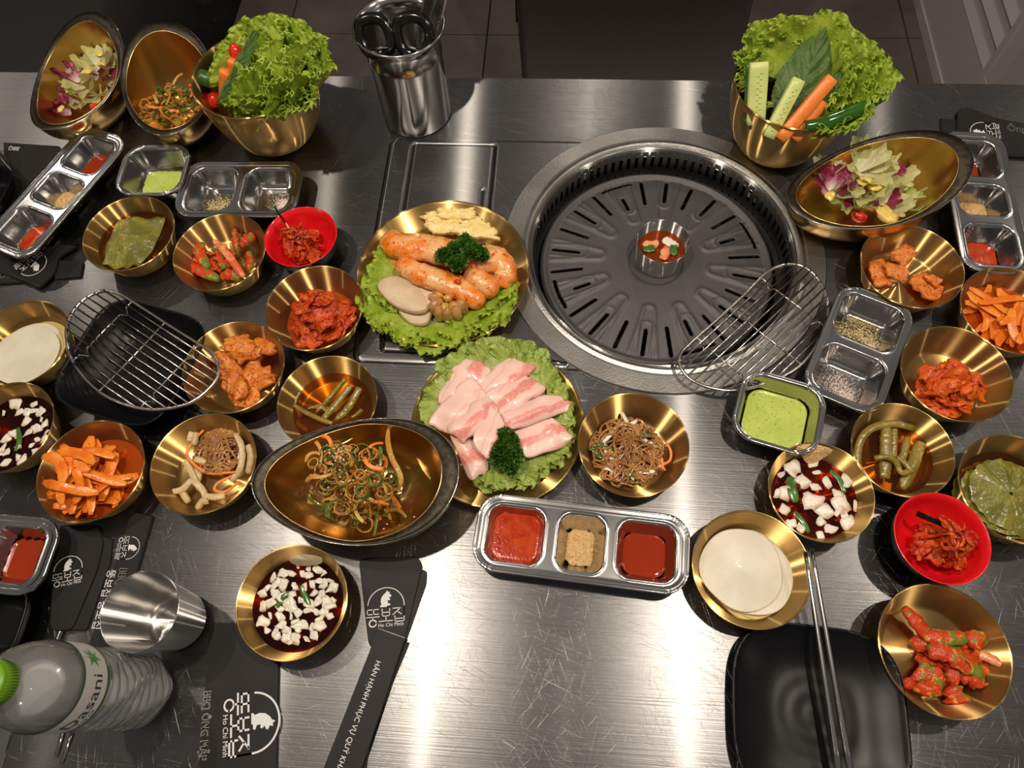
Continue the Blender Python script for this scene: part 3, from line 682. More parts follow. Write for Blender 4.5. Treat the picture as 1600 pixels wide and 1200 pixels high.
# ================================================================ GOLD BOWLS, TRAYS, PLATES
RS = random.Random(11)
BOWLS = {  # centre x, y, rim radius, label
 'A1': (-.5188, .4902, .0549, 'round gold bowl holding a folded pickled leaf, below the square green sauce cup'),
 'A2': (-.4012, .4673, .0549, 'round gold bowl holding cucumber kimchi, left of the red bowl'),
 'A3': (-.2744, .3961, .0552, 'round gold bowl of bright red kimchi beside the offal plate'),
 'A4': (-.2372, .0787, .0520, 'round gold bowl of dark soy and diced onion, standing on the big black napkin packet'),
 'A5': (-.4713, .1953, .0548, 'round gold bowl of orange radish strips at lower left, above the black spoon pouch'),
 'A6': (-.3561, .2087, .0542, 'round gold bowl of glass noodles and mushroom strips left of the large oval bowl'),
 'A7': (-.3500, .3190, .0556, 'round gold bowl of folded fishcake partly under the wire rack'),
 'A8': (-.2405, .2830, .0530, 'round gold bowl of pickled stems tucked behind the large oval bowl'),
 'A9': (.0790, .2502, .0554, 'round gold bowl of glass noodles with carrot below the grill'),
 'A10': (.3876, .4745, .0553, 'round gold bowl with four fishcake pieces below the right oval salad bowl'),
 'A11': (.4099, .3433, .0549, 'round gold bowl with a small heap of red kimchi on the right'),
 'A12': (.3423, .2569, .0491, 'round gold bowl of pickled stems in soy on the right'),
 'A13': (.2584, .2099, .0500, 'round gold bowl of soy, onion and powder smear, below the right green sauce cup'),
 'A14': (.1866, .1329, .0544, 'round gold bowl of white radish slices under the chopstick tips'),
 'A15': (.3478, .0714, .0560, 'round gold bowl of cucumber kimchi in the lower right corner'),
 'A16': (.4436, .2220, .0545, 'round gold bowl of stacked pickled leaves at the right edge'),
 'A17': (.4835, .4211, .0540, 'round gold bowl of radish strips in red brine at the right edge'),
 'A18': (-.5990, .3378, .0548, 'round gold bowl of white radish slices at the left edge'),
 'A19': (-.5800, .2378, .0520, 'round gold bowl of soy and diced onion at the left edge'),
}
LIFT = {'A4': .004}
def gold_bowl(k):
    x, y, R, lab = BOWLS[k]; z = TZ + LIFT.get(k, 0); f = R / .0549
    out = [(.030 * f, 0), (.039 * f, .0008), (.0425 * f, .0035), (.0535 * f, .0320), (.0549 * f, .0333), (.0552 * f, .0342), (.0545 * f, .0349)]
    inn = [(.0537 * f, .0343), (.0527 * f, .0320), (.0412 * f, .0045), (.0392 * f, .0024), (.0370 * f, .0018), (.002, .0018)]
    V, F = lathe(out + inn, (x, y, z), 88, (True, True))
    tag(part('side_dish_bowl', V, F, M_GOLD), lab, 'bowl', 'small round gold side dish bowls')
for k in BOWLS: gold_bowl(k)
def pool(k, h, mt, name, lab, cat='sauce'):
    x, y, R, _ = BOWLS[k]; z = TZ + LIFT.get(k, 0); f = R / .0549
    r = (.0412 + (h - .0045) * .42) * f - .0003
    rr = np.linspace(0, r, 12)[1:]; V, F = lathe([(q, h) for q in rr[::-1]] + [(.0001, h)], (x, y, z), 64)
    V[:, 2] += np.array([.00025 * noise.noise(Vector((a[0] * 160, a[1] * 160, 0))) for a in V])
    return tag(part(name, V, F, mt), lab, cat)

class Heap:
    """height map of what already lies in a bowl, so that pieces rest on one another"""
    def __init__(s, c, R, z0, zmax=None, wall=None, n=72):
        s.c = c; s.R = R; s.n = n; s.z0 = z0; g = np.linspace(-R, R, n); s.X, s.Y = np.meshgrid(g, g, indexing='ij')
        r = np.hypot(s.X, s.Y); s.H = np.full((n, n), z0) + (np.clip(r - wall[0], 0, 1) * wall[1] if wall else 0)
    def idx(s, x, y): q = lambda v: int(np.clip((v + s.R) / (2 * s.R) * (s.n - 1) + .5, 0, s.n - 1)); return q(x - s.c[0]), q(y - s.c[1])
    def h(s, x, y, w=.002):
        i, j = s.idx(x, y); k = max(1, int(w / 2 / (2 * s.R / s.n))); return s.H[max(0, i - k):i + k + 1, max(0, j - k):j + k + 1].max()
    def put(s, x, y, z, w):
        d = np.hypot(s.X + s.c[0] - x, s.Y + s.c[1] - y) < w / 2 + s.R / s.n; s.H[d] = np.maximum(s.H[d], z)
    def drape(s, xy, w, t, stiff=5):
        z = np.array([s.h(x, y, w) for x, y in xy]); k = stiff
        zz = np.array([z[max(0, i - k):i + k + 1].mean() for i in range(len(z))]); zz = np.maximum(zz, z - t * .6) if True else zz
        zz = np.array([zz[max(0, i - 1):i + 2].mean() for i in range(len(z))]) + t * .5
        for (x, y), q in zip(xy, zz): s.put(x, y, q + t * .5, w)
        return np.c_[np.array(xy), zz]
def heap_for(k): x, y, R, _ = BOWLS[k]; f = R / .0549; return Heap((x, y), R, TZ + LIFT.get(k, 0) + .0026, wall=(.040 * f, 2.2))
def rnd_in(c, r, rs): a = rs.uniform(0, 2 * PI); q = r * math.sqrt(rs.random()); return c[0] + q * math.cos(a), c[1] + q * math.sin(a)
def strips(hp, c, r, n, L, w, t, mt, name, lab, cat, grp, seed, curve=.3, sect='flat', inside=None, up=True, nseg=14, rmax=None):
    rs = random.Random(seed)
    for i in range(n):
        x, y = rnd_in(c, r, rs); a = rs.uniform(0, 2 * PI); l = L * rs.uniform(.7, 1.15); cv = rs.uniform(-curve, curve); pts = []
        for q in np.linspace(-.5, .5, nseg):
            aa = a + cv * q * 2; pts.append((x + l * q * math.cos(aa), y + l * q * math.sin(aa)))
        pts = np.array(pts)
        lim = rmax or hp.R * .88; d = pts - np.array(hp.c); rr = np.hypot(d[:, 0], d[:, 1]); m_ = rr.max()
        if m_ > lim: pts -= d[rr.argmax()] / m_ * (m_ - lim)
        ww = w * rs.uniform(.75, 1.2); P3 = hp.drape(pts, ww, t)
        sec = flat(ww, t) if sect == 'flat' else circ(ww / 2, 8, t / 2)
        sc = np.clip(np.sin(np.linspace(.25, PI - .25, nseg)) * 1.6, .5, 1)
        V, F = sweep(P3, sec, up=(rs.uniform(-.35, .35), rs.uniform(-.35, .35), 1), scale=sc)
        tag(part(name, V, F, mt), lab, cat, grp)
def crumples(hp, c, r, n, a, b, t, mt, name, lab, cat, grp, seed, wob=.006, fr=55, edge=.35, piled=.9, nu=11, nv=9):
    rs = random.Random(seed)
    for i in range(n):
        x, y = rnd_in(c, r, rs); an = rs.uniform(0, 2 * PI); A, B = a * rs.uniform(.65, 1.2), b * rs.uniform(.65, 1.2); c_, s_ = math.cos(an), math.sin(an)
        lim = hp.R * .93 - max(A, B) / 2; d = np.array([x - hp.c[0], y - hp.c[1]]); m_ = np.hypot(*d)
        if m_ > lim: x, y = np.array(hp.c) + d / m_ * lim
        cor = [(x + sx * A / 2 * c_ - sy * B / 2 * s_, y + sx * A / 2 * s_ + sy * B / 2 * c_) for sx, sy in ((-1, -1), (1, -1), (1, 1), (-1, 1))]
        hc = [hp.h(q[0], q[1], .004) for q in cor]; hm = hp.h(x, y, .006)
        c4 = [np.array([q[0], q[1], (h * .55 + hm * .45)]) for q, h in zip(cor, hc)]
        V, F, U = sheet(c4, t, nu, nv, wob, rs.random() * 50, edge=edge, fr=fr, dome=rs.uniform(0, .004))
        lo = min(q.min() for q in (V[:, 2],)); base = min(hc + [hm]); V[:, 2] += max(0, base - lo) * .6
        V[:, 2] = np.maximum(V[:, 2], hp.z0 + .0003)
        for q in V[len(V) // 2::3]: hp.put(q[0], q[1], q[2], .004)
        tag(part(name, V, F, mt), lab, cat, grp)
def stick(pts, w, t, mt, name, lab, cat, grp=None, twist=0, taper=.55, n=14, lumps=0, seed=0, sect='oval'):
    """bar through pixel points (u, v, height)"""
    p = bez([P(*q) for q in pts], n); sc = 1 - (1 - taper) * np.abs(np.linspace(-1, 1, n)) ** 4
    if lumps: sc = sc * (1 + lumps * np.array([noise.noise(Vector((i * .9, seed * 3.1, 0))) for i in range(n)]))
    V, F = sweep(p, circ(w / 2, 10, t / 2) if sect == 'oval' else flat(w, t), up=(math.sin(twist), 0, math.cos(twist)), scale=sc)
    return tag(part(name, V, F, mt), lab, cat, grp)
def noodles(hp, c, r, n, rad, mt, name, lab, seed, L=.11, k=7, loops=1.0, cat='noodles', rise=.012, sect=None):
    rs = random.Random(seed); mb = MB()
    for i in range(n):
        x, y = rnd_in(c, r * .6, rs); a = rs.uniform(0, 2 * PI); pts = []; cv = rs.uniform(-1, 1) * loops; m_ = 26; st = L / m_; ph = rs.uniform(0, 6)
        for q in range(m_):
            a += (cv * .35 + .25 * math.sin(q * .5 + ph)) * 1.0; dx, dy = x - c[0], y - c[1]; d = math.hypot(dx, dy)
            if d > r * .85: # turn back towards the heap
                ta = math.atan2(-dy, -dx); da = (ta - a + PI) % (2 * PI) - PI; a += da * .5
            x += st * math.cos(a); y += st * math.sin(a)
            d = math.hypot(x - c[0], y - c[1]); pts.append((x, y, max(hp.h(x, y, .001), hp.z0 + rad * .8)  * 1.0 + 0.0))
        p = np.array(pts); cap = hp.z0 + rise * max(.15, 1) * (1 - .7 * (np.hypot(p[:, 0] - c[0], p[:, 1] - c[1]) / (r * 1.1)) ** 2)
        p[:, 2] = np.minimum(p[:, 2] + rad, np.maximum(cap, hp.z0 + rad)) + np.array([rs.uniform(0, rad) for _ in p]) * .5
        p[:, 2] = np.convolve(np.r_[p[0, 2], p[0, 2], p[:, 2], p[-1, 2], p[-1, 2]], np.ones(5) / 5, 'valid') + np.sin(np.arange(m_) * rs.uniform(.4, .9) + ph) * .0016
        for q in p[::2]: hp.put(q[0], q[1], q[2] + rad * .3, rad * 2)
        if sect is not None: mb.add(sweep(p, sect, up=(rs.uniform(-1, 1), rs.uniform(-1, 1), 1)))
        else: mb.add(tube(p, rad, 6))
    o = mb.part(name, mt, None, kind='stuff'); return tag(o, lab, cat)

# ---- A1 and A16 pickled leaves
def leaf_quads(quads, name, lab, grp, mt=M_CABB, t=.0015, wob=.004, fr=45, edge=.12, cat='pickled leaf', dome=.003):
    for i, (q, h) in enumerate(quads):
        V, F, U = sheet([P(u, v, h) for u, v in q], t, 20, 16, wob, i * 3.7 + 1, edge=edge, fr=fr, dome=dome)
        tag(part(name, V, F, mt), lab, cat, grp)
leaf_quads([([(158, 402), (225, 412), (258, 360), (190, 352)], .010)], 'pickled_leaf', 'lower layer of the folded olive green leaf in soy brine', None)
leaf_quads([([(156, 418), (226, 416), (262, 336), (182, 346)], .0195)], 'pickled_leaf', 'folded olive green pickled leaf lying on top in soy brine', None)
pool('A1', .0165, L_SOY, 'soy_brine', 'amber soy brine around the folded pickled leaf')
for i, (u, v, r_) in enumerate([(1568, 800, .046), (1560, 795, .044), (1572, 785, .043), (1582, 778, .040)]):
    p = P(u, v, .010 + .004 * i); n = 60; a = np.linspace(0, 2 * PI, n, endpoint=False); rings = []
    bx, by = BOWLS['A16'][:2]; p[0] = bx + (p[0] - bx) * .3; p[1] = by + (p[1] - by) * .3
    for q in np.linspace(.05, 1, 12):
        rr = r_ * .93 * q * (1 + .05 * q ** 4 * np.abs(np.sin(9 * a + i)) ); rings.append(np.stack([p[0] + rr * np.cos(a), p[1] + rr * np.sin(a) * .95, p[2] + .0013 * np.sin(9 * a + i * 2) * q + .004 * q * np.cos(a + i) + .001 * np.sin(23 * a + 3 * i) * q - .004 * q * q], 1))
    V = np.concatenate(rings); tag(part('pickled_leaf', V, gridF(12, n, False, True), M_CABB), 'scalloped olive leaf in the stack of pickled leaves at the right edge', 'pickled leaf', 'stack of pickled leaves at the right edge')
pool('A16', .013, L_SOY, 'soy_brine', 'soy brine around the stacked leaves at the right edge')

# ---- A2 and A15 cucumber kimchi
hpA = heap_for('A2')
for i, (pts, w_, mt_) in enumerate([
    ([(298, 414, .008), (315, 424, .009), (342, 436, .008)], .014, M_CUKR), ([(345, 432, .008), (362, 428, .010), (378, 434, .008)], .015, M_CUKR),
    ([(312, 374, .012), (313, 395, .013), (325, 420, .010)], .013, M_CUKR), ([(366, 358, .018), (368, 375, .014), (372, 392, .010)], .009, M_CUKR),
    ([(376, 384, .016), (386, 374, .018), (398, 368, .018)], .013, M_CUKR), ([(388, 394, .013), (391, 408, .012), (389, 424, .010)], .011, M_CUKR),
    ([(340, 392, .010), (345, 405, .011), (352, 420, .010)], .011, M_CUKR), ([(304, 404, .008), (320, 410, .010)], .011, M_CUKR)]):
    stick(pts, w_, .009, mt_, 'kimchi_cucumber', 'chilli coated cucumber chunk in the bowl left of the red bowl', 'cucumber', 'cucumber kimchi left of the red bowl', twist=.3 * (-1) ** i, lumps=.5, seed=i)
stick([(334, 376, .020), (350, 390, .021), (366, 412, .020), (381, 432, .017)], .0095, .0055, M_STKP, 'kimchi_stalk', 'long pale pink stalk lying across the cucumber kimchi left of the red bowl', 'stalk', lumps=.2)
for i, (pts, w_) in enumerate([
    ([(1412, 950, .022), (1432, 972, .020), (1452, 994, .018), (1478, 998, .020), (1512, 996, .020)], .012), ([(1425, 1008, .010), (1450, 1004, .012), (1475, 1012, .012)], .013),
    ([(1450, 1018, .018), (1480, 1020, .020), (1508, 1038, .018), (1535, 1052, .014)], .015), ([(1430, 1048, .012), (1446, 1062, .014), (1440, 1085, .010)], .022),
    ([(1455, 1046, .012), (1462, 1068, .012)], .016), ([(1484, 1072, .010), (1494, 1090, .011), (1498, 1104, .009)], .015), ([(1500, 1055, .012), (1522, 1062, .012), (1542, 1066, .009)], .011),
    ([(1512, 1006, .018), (1528, 1000, .018), (1538, 1008, .014)], .014), ([(1478, 1050, .012), (1500, 1056, .012)], .015), ([(1415, 1060, .008), (1424, 1076, .008)], .010)]):
    stick(pts, w_ * 1.25, .009, M_CUKR, 'kimchi_cucumber', 'chilli coated cucumber chunk in the lower right corner bowl', 'cucumber', 'cucumber kimchi in the lower right corner bowl', twist=.35 * (-1) ** i, lumps=.5, seed=i + 20)
stick([(1520, 1018, .016), (1545, 1028, .019), (1580, 1044, .027)], .009, .007, M_STKP, 'kimchi_stalk', 'pale stalk reaching up to the rim of the lower right corner bowl', 'stalk', lumps=.2)

crumples(heap_for('A2'), P(345, 408, .008)[:2], .018, 9, .016, .010, .002, M_KIM, 'kimchi_scrap', 'small red kimchi scrap between the cucumber chunks left of the red bowl', 'kimchi', 'kimchi scraps left of the red bowl', 61, fr=90)
crumples(heap_for('A15'), P(1478, 1035, .008)[:2], .022, 14, .020, .012, .002, M_KIM, 'kimchi_scrap', 'small red kimchi scrap between the cucumber chunks in the lower right bowl', 'kimchi', 'kimchi scraps in the lower right bowl', 62, fr=90)
# ---- A3 and A11 red kimchi
h3 = heap_for('A3'); c3 = P(505, 502, .008)[:2]
crumples(h3, c3, .025, 24, .036, .028, .0022, M_KIM, 'kimchi_leaf', 'glossy red kimchi piece in the bowl beside the offal plate', 'kimchi', 'red kimchi beside the offal plate', 3, wob=.007)
pool('A3', .0035, L_OIL, 'kimchi_juice', 'thin orange juice under the red kimchi beside the offal plate')
h11 = heap_for('A11'); c11 = P(1476, 616, .008)[:2]
crumples(h11, c11, .019, 22, .033, .026, .0022, M_KIMO, 'kimchi_leaf', 'orange red kimchi piece in the right hand bowl', 'kimchi', 'red kimchi in the right hand bowl', 8, wob=.008)

# ---- A5 and A17 orange radish strips
h5 = heap_for('A5'); c5 = P(155, 752, .010)[:2]
strips(h5, c5, .025, 40, .052, .0100, .0022, M_RADO, 'radish_strip', 'flat orange radish strip in red oil at lower left', 'radish', 'orange radish strips at lower left', 5, curve=.45)
pool('A5', .0088, L_OIL, 'chilli_brine', 'orange red oil around the radish strips at lower left')
h17 = heap_for('A17'); c17 = P(1568, 500, .012)[:2]
strips(h17, (c17 + np.array(BOWLS['A17'][:2])) / 2, .026, 38, .050, .009, .002, M_RADO, 'radish_strip', 'flat orange radish strip in red brine at the right edge', 'radish', 'orange radish strips at the right edge', 15, curve=.5)
pool('A17', .0125, L_OIL, 'chilli_brine', 'red orange brine around the radish strips at the right edge')

# ---- A6 mushrooms and noodles, A9 noodles
h6 = heap_for('A6'); noodles(h6, P(345, 708, .008)[:2], .028, 40, .0013, M_NOOD, 'glass_noodles', 'brown glass noodles beside the beige mushroom strips', 4, rise=.018, loops=2.0)
for i, pts in enumerate([[(262, 770, .009), (285, 765, .012), (300, 752, .013), (318, 768, .010), (322, 788, .008)], [(290, 720, .014), (300, 738, .013), (312, 765, .010)],
    [(368, 678, .022), (378, 700, .018), (376, 730, .014), (362, 752, .010)], [(388, 695, .023), (392, 715, .020), (388, 740, .014)], [(320, 775, .010), (335, 777, .011), (352, 775, .009)],
    [(282, 765, .010), (295, 785, .009)], [(296, 690, .018), (300, 675, .020)], [(303, 696, .018), (306, 676, .020)], [(305, 718, .017), (322, 722, .017)], [(308, 795, .006), (318, 780, .009)], [(300, 732, .011), (310, 742, .010), (306, 758, .009)]]):
    stick(pts, .0065, .0045, M_MUSH, 'mushroom_strip', 'beige mushroom strip among glass noodles at lower left', 'mushroom', 'mushroom strips at lower left', taper=.8, sect='flat', twist=.4 * (-1) ** i, lumps=.15, seed=i)
for i, pts in enumerate([[(318, 672, .020), (302, 690, .018), (293, 712, .017), (322, 738, .015), (368, 738, .015)], [(366, 742, .013), (340, 755, .014), (336, 766, .013), (352, 768, .011), (375, 752, .012)]]):
    stick(pts, .0032, .0022, M_CARROT, 'carrot_strip', 'curved orange carrot strip on the glass noodles at lower left', 'carrot', 'carrot strips at lower left', taper=.8, n=24)
h9 = heap_for('A9'); noodles(h9, P(978, 706, .008)[:2], .040, 60, .0012, M_NOOD, 'glass_noodles', 'brown glass noodles in the bowl below the grill', 14, rise=.020, L=.15, loops=2.0)
for i, pts in enumerate([[(1040, 690, .016), (1048, 705, .014), (1046, 720, .012), (1030, 728, .012)], [(1012, 702, .016), (1022, 718, .013), (1040, 735, .011)], [(1008, 712, .015), (1028, 722, .012), (1036, 732, .010)], [(1034, 715, .013), (1036, 732, .011)]]):
    stick(pts, .003, .002, M_CARROT, 'carrot_strip', 'curved orange carrot strip on the noodles below the grill', 'carrot', 'carrot strips below the grill', taper=.8)
for i, (u, v, an) in enumerate([(984, 663, .5), (977, 655, 2), (950, 685, .8), (955, 715, 2.3), (985, 718, .3), (957, 736, 2.9), (1010, 738, .1), (1015, 692, 2.6), (990, 742, 3.0), (945, 700, 1.9)]):
    p = P(u, v, .016); d = np.array([math.cos(an), math.sin(an)]) * .0085; e = np.array([-d[1], d[0]]) * .22
    V, F, U = sheet([(*(p[:2] - d - e), p[2]), (*(p[:2] + d - e), p[2]), (*(p[:2] + d + e), p[2]), (*(p[:2] - d + e), p[2])], .001, 8, 5, .002, i, edge=.3)
    tag(part('cabbage_shred', V, F, M_ONI), 'white cabbage shred on the noodles below the grill', 'cabbage', 'cabbage shreds on the noodles below the grill')
for i, (u, v, an) in enumerate([(975, 690, 2.0), (997, 680, .2), (1010, 680, .4), (984, 695, 1.0), (962, 678, 2.2), (928, 705, 2.5), (940, 715, -.4), (935, 695, .3), (985, 738, 1.3), (988, 745, 1.8), (992, 728, .9), (950, 700, 2.8), (982, 712, 1.4)]):
    p = P(u, v, .0175); d = np.array([math.cos(an), math.sin(an), 0]) * .006
    tag(part('chive_piece', *sweep(bez([p - d, p + np.array([0, 0, .001]), p + d], 6), flat(.0026, .0008)), M_PEPP), 'dark green chive piece on the noodles below the grill', 'chive', 'chive pieces on the noodles below the grill')

# ---- A7 and A10 fishcake
h7 = heap_for('A7')
leaf_quads([([(340, 592, ), (372, 640), (412, 628), (388, 575)], .010), ([(375, 590), (405, 610), (432, 590), (400, 560)], .010), ([(330, 560), (350, 590), (385, 590), (360, 548)], .014),
            ([(352, 545), (372, 570), (412, 555), (390, 522)], .020), ([(388, 530), (402, 560), (436, 548), (420, 528)], .018), ([(352, 522), (345, 548), (392, 556), (398, 530)], .025),
            ([(385, 600), (396, 618), (434, 598), (425, 580)], .010), ([(345, 596), (372, 630), (392, 612), (372, 580)], .019)],
           'fishcake_piece', 'wavy orange fishcake slice in the bowl under the wire rack', 'fishcake under the wire rack', M_FISH, .0028, .006, 60, .25, 'fishcake', .003)
for i, (q, h) in enumerate([([(1352, 412), (1366, 448), (1392, 450), (1380, 405)], .006), ([(1386, 398), (1412, 420), (1434, 395), (1412, 384)], .010), ([(1380, 410), (1384, 432), (1412, 442), (1420, 425)], .014), ([(1416, 440), (1450, 473), (1484, 462), (1442, 424)], .006), ([(1440, 432), (1462, 452), (1472, 440), (1456, 432)], .012)]):
    V, F, U = sheet([P(u, v, h) for u, v in q], .004, 12, 10, .0025, i + 40, edge=.2, fr=90)
    tag(part('fishcake_piece', V, F, M_FISH), ['squarish fishcake piece at the left of the shallow right bowl', 'fishcake piece tilted up at the back of the right bowl', 'narrow fishcake piece resting between two others in the right bowl', 'large fishcake piece nearest the rim in the right bowl', 'small fishcake scrap on the large piece in the right bowl'][i], 'fishcake')

# ---- A8 and A12 pickled stems
for i, pts in enumerate([[(452, 628, .010), (470, 640, .011), (500, 655, .012), (520, 662, .012)], [(505, 655, .011), (528, 628, .015), (548, 602, .019)], [(490, 650, .009), (515, 622, .014), (540, 592, .020)],
    [(520, 662, .009), (545, 636, .014), (562, 606, .019)], [(470, 650, .008), (462, 630, .010), (468, 612, .012)], [(530, 660, .008), (552, 652, .010), (566, 640, .012)], [(460, 658, .007), (480, 672, .008)], [(478, 640, .010), (500, 636, .011), (515, 645, .011)]]):
    stick(pts, .0085 if i in (1, 3) else .0055, .0055, M_STEM, 'pickled_vegetable', 'dark olive pickled stem in the bowl behind the large oval bowl', 'pickled stem', 'pickled stems behind the large oval bowl', taper=.85, lumps=.12, seed=i)
pool('A8', .0125, L_SOY, 'soy_brine', 'golden soy brine around the stems behind the large oval bowl')
for i, (pts, w_, lab) in enumerate([
    ([(1342, 740, .009), (1341, 700, .013), (1358, 672, .018), (1395, 662, .020), (1430, 670, .019)], .0085, 'long pickled stem curving round the rim of the right stem bowl'),
    ([(1385, 668, .017), (1384, 710, .013), (1382, 748, .010)], .0125, 'thick pickled stem standing upright in the right stem bowl'),
    ([(1398, 668, .016), (1396, 715, .012)], .007, 'slim pickled stem beside the thick one in the right stem bowl'),
    ([(1438, 692, .013), (1425, 730, .012), (1408, 765, .008)], .0125, 'straight broad pickled stem on the right of the stem bowl'),
    ([(1418, 684, .012), (1412, 710, .012), (1398, 742, .008)], .008, 'middle pickled stem between the thick and the broad one'),
    ([(1366, 716, .018), (1385, 714, .021), (1400, 722, .019), (1408, 738, .017), (1424, 736, .017)], .0065, 'bent pickled stem lying across the others'),
    ([(1402, 714, .018), (1416, 726, .019), (1425, 738, .018)], .006, 'short pickled stem end crossing on the right')]):
    stick(pts, w_, w_ * .75, M_STEM, 'pickled_vegetable', lab, 'pickled stem', None, taper=.8, lumps=.12, seed=i, n=20)
pool('A12', .0115, L_SOY, 'soy_brine', 'amber soy brine in the right stem bowl')

# ---- A4, A13, A19 soy with onion
def dice(k, n, h, seed, lab, grp, size=.0065, pts=None, spread=.036):
    rs = random.Random(seed); x, y, R, _ = BOWLS[k]; z = TZ + LIFT.get(k, 0) + h; done = []
    for i in range(n):
        if pts and i < len(pts): q = P(pts[i][0], pts[i][1], LIFT.get(k, 0) + h); px, py = q[:2]; s_ = size * pts[i][2]
        else:
            for _ in range(30):
                px, py = rnd_in((x, y), spread, rs)
                if all((px - a) ** 2 + (py - b) ** 2 > (size * 1.05) ** 2 for a, b in done): break
            s_ = size * rs.uniform(.7, 1.35)
        done.append((px, py)); a = rs.uniform(0, 6.28); e = rs.uniform(.5, 1)
        c4 = [np.array([px + (sx * s_ * math.cos(a) - sy * s_ * e * math.sin(a)) * rs.uniform(.35, .95), py + (sx * s_ * math.sin(a) + sy * s_ * e * math.cos(a)) * rs.uniform(.35, .95), z + rs.uniform(-.0018, .0026)]) for sx, sy in ((-1, -1), (1, -1), (1, 1), (-1, 1))]
        V, F, U = sheet(c4, .0012, 5, 5, .0008, i + seed, edge=.25, dome=rs.uniform(-.0012, .0012))
        tag(part('onion_piece', V, F, M_ONI), lab, 'onion', grp)
dice('A4', 68, .0165, 2, 'small white onion piece floating in dark soy on the napkin packet', 'diced onion in the bowl on the napkin packet', .0062)
pool('A4', .0160, L_SOYD, 'soy_sauce', 'dark soy sauce in the bowl on the napkin packet')
dice('A13', 24, .0150, 5, 'white onion piece floating in red brown soy on the right', 'onion pieces in the right soy bowl', .0085,
     [(1243, 734, 1.3), (1222, 742, .8), (1268, 724, .9), (1276, 740, .8), (1224, 772, 1.1), (1255, 752, 1.0), (1272, 762, 1.3), (1292, 755, 1.1), (1320, 753, 1.1), (1270, 785, 1.5), (1290, 800, 1.6), (1312, 788, 1.3),
      (1224, 797, .9), (1336, 790, 1.1), (1306, 802, .8), (1322, 818, 1.3), (1298, 828, 1.0), (1236, 818, .8), (1280, 818, .8), (1280, 836, .8), (1214, 770, .8), (1250, 826, .7), (1308, 772, .9), (1318, 805, .7)])
pool('A13', .0145, L_SOYR, 'soy_sauce', 'red brown soy sauce in the right hand bowl')
dice('A19', 34, .0165, 9, 'small white onion piece floating in dark soy at the left edge', 'diced onion at the left edge', .0068, spread=.037)
pool('A19', .0160, L_SOYD, 'soy_sauce', 'dark soy sauce in the left edge bowl')
for i, (k, pts, lab) in enumerate([('A4', [(432, 950, .021), (440, 935, .022), (455, 925, .022)], 'green pepper slice in the soy on the napkin packet, left'), ('A4', [(470, 915, .022), (478, 935, .022), (486, 955, .021)], 'green pepper slice in the soy on the napkin packet, right'),
    ('A13', [(1234, 745, .016), (1238, 765, .017), (1243, 785, .016)], 'broad green pepper slice at the left of the right soy bowl'), ('A13', [(1240, 800, .016), (1254, 815, .016), (1264, 832, .015)], 'thin curved green pepper slice near the lower rim of the right soy bowl'),
    ('A13', [(1297, 735, .016), (1312, 750, .016), (1320, 770, .016)], 'dark green pepper sliver under the onion of the right soy bowl'), ('A19', [(28, 668, .018), (30, 690, .018), (24, 705, .018)], 'green pepper sliver in the left edge soy bowl')]):
    stick(pts, .006 if i != 2 else .010, .0015, M_PEPP, 'pepper_slice', lab, 'pepper', None, taper=.5)
def clump(pts, h, name, lab, mt=M_POWD, hz=.004, seed=1, parent=None, cat='powder'):
    pp = np.array([P(u, v, hh) for u, v, hh in pts]); c = pp.mean(0); n = len(pp); sm = smooth_loop(pp, 40); rings = []
    for q in np.linspace(.02, 1, 9):
        r = c + (sm - c) * q; r = r.copy(); r[:, 2] += hz * (1 - q ** 2) + np.array([hz * .35 * noise.noise(Vector((a[0] * 420, a[1] * 420, seed))) for a in r]) * (1 if q < 1 else .2); rings.append(r)
    o = part(name, np.concatenate(rings), gridF(9, 40, False, True), mt, None, kind='stuff'); return tag(o, lab, cat)
clump([(1243, 697, .0335), (1270, 694, .0335), (1300, 702, .0335), (1292, 712, .025), (1276, 722, .018), (1262, 724, .017), (1252, 712, .022)], 0, 'soybean_powder', 'tan powder clinging to the upper wall of the right soy bowl', hz=.0015)
clump([(452, 873, .0385), (470, 866, .0385), (500, 870, .0385), (502, 880, .032), (480, 884, .028), (460, 882, .030)], 0, 'mustard_smear', 'grey tan paste on the upper wall of the soy bowl on the napkin packet', mat('grey_tan_paste', (.42, .33, .20), rough=.4, bump=.4), hz=.0012)

# ---- A14 and A18 radish slices
def round_slice(u, v, h, r, lab, seed, name='radish_slice', flatten=1.0, c=None):
    p = P(u, v, h) if c is None else np.array(c); n = 56; a = np.linspace(0, 2 * PI, n, endpoint=False); V = []
    for s_, q in ((0, .0), (0, .5), (0, 1), (1, 1.0), (1, .97), (1, .5), (1, 0.0)):
        rr = r * max(q, .0005) * (1 + .02 * np.sin(3 * a + seed) + .015 * np.sin(5 * a + seed * 2)); z = p[2] + s_ * .0013 + .0011 * np.sin(2 * a + seed) * q 
        V.append(np.stack([p[0] + rr * np.cos(a), p[1] + rr * np.sin(a) * flatten, z], 1))
    F = [(f[0], f[3], f[2], f[1]) for f in gridF(7, n, False, True)]
    tag(part(name, np.concatenate(V), F, M_RADW), lab, 'radish', 'thin white radish slices')
b14 = BOWLS['A14']
for i, (u, v, r_) in enumerate([(1190, 912, .0400), (1205, 905, .0400), (1178, 896, .0400), (1150, 886, .0390)]):
    q = P(u, v, .010); q = np.array([b14[0] + (q[0] - b14[0]) * .5, b14[1] + (q[1] - b14[1]) * .5, TZ + .007 + i * .0022])
    round_slice(0, 0, 0, r_, ['bottom white radish slice in the bowl under the chopsticks', 'white radish slice second from the bottom under the chopsticks', 'white radish slice just under the top one by the chopsticks', 'topmost white radish slice in the bowl under the chopsticks'][i], i * 1.7, c=q)
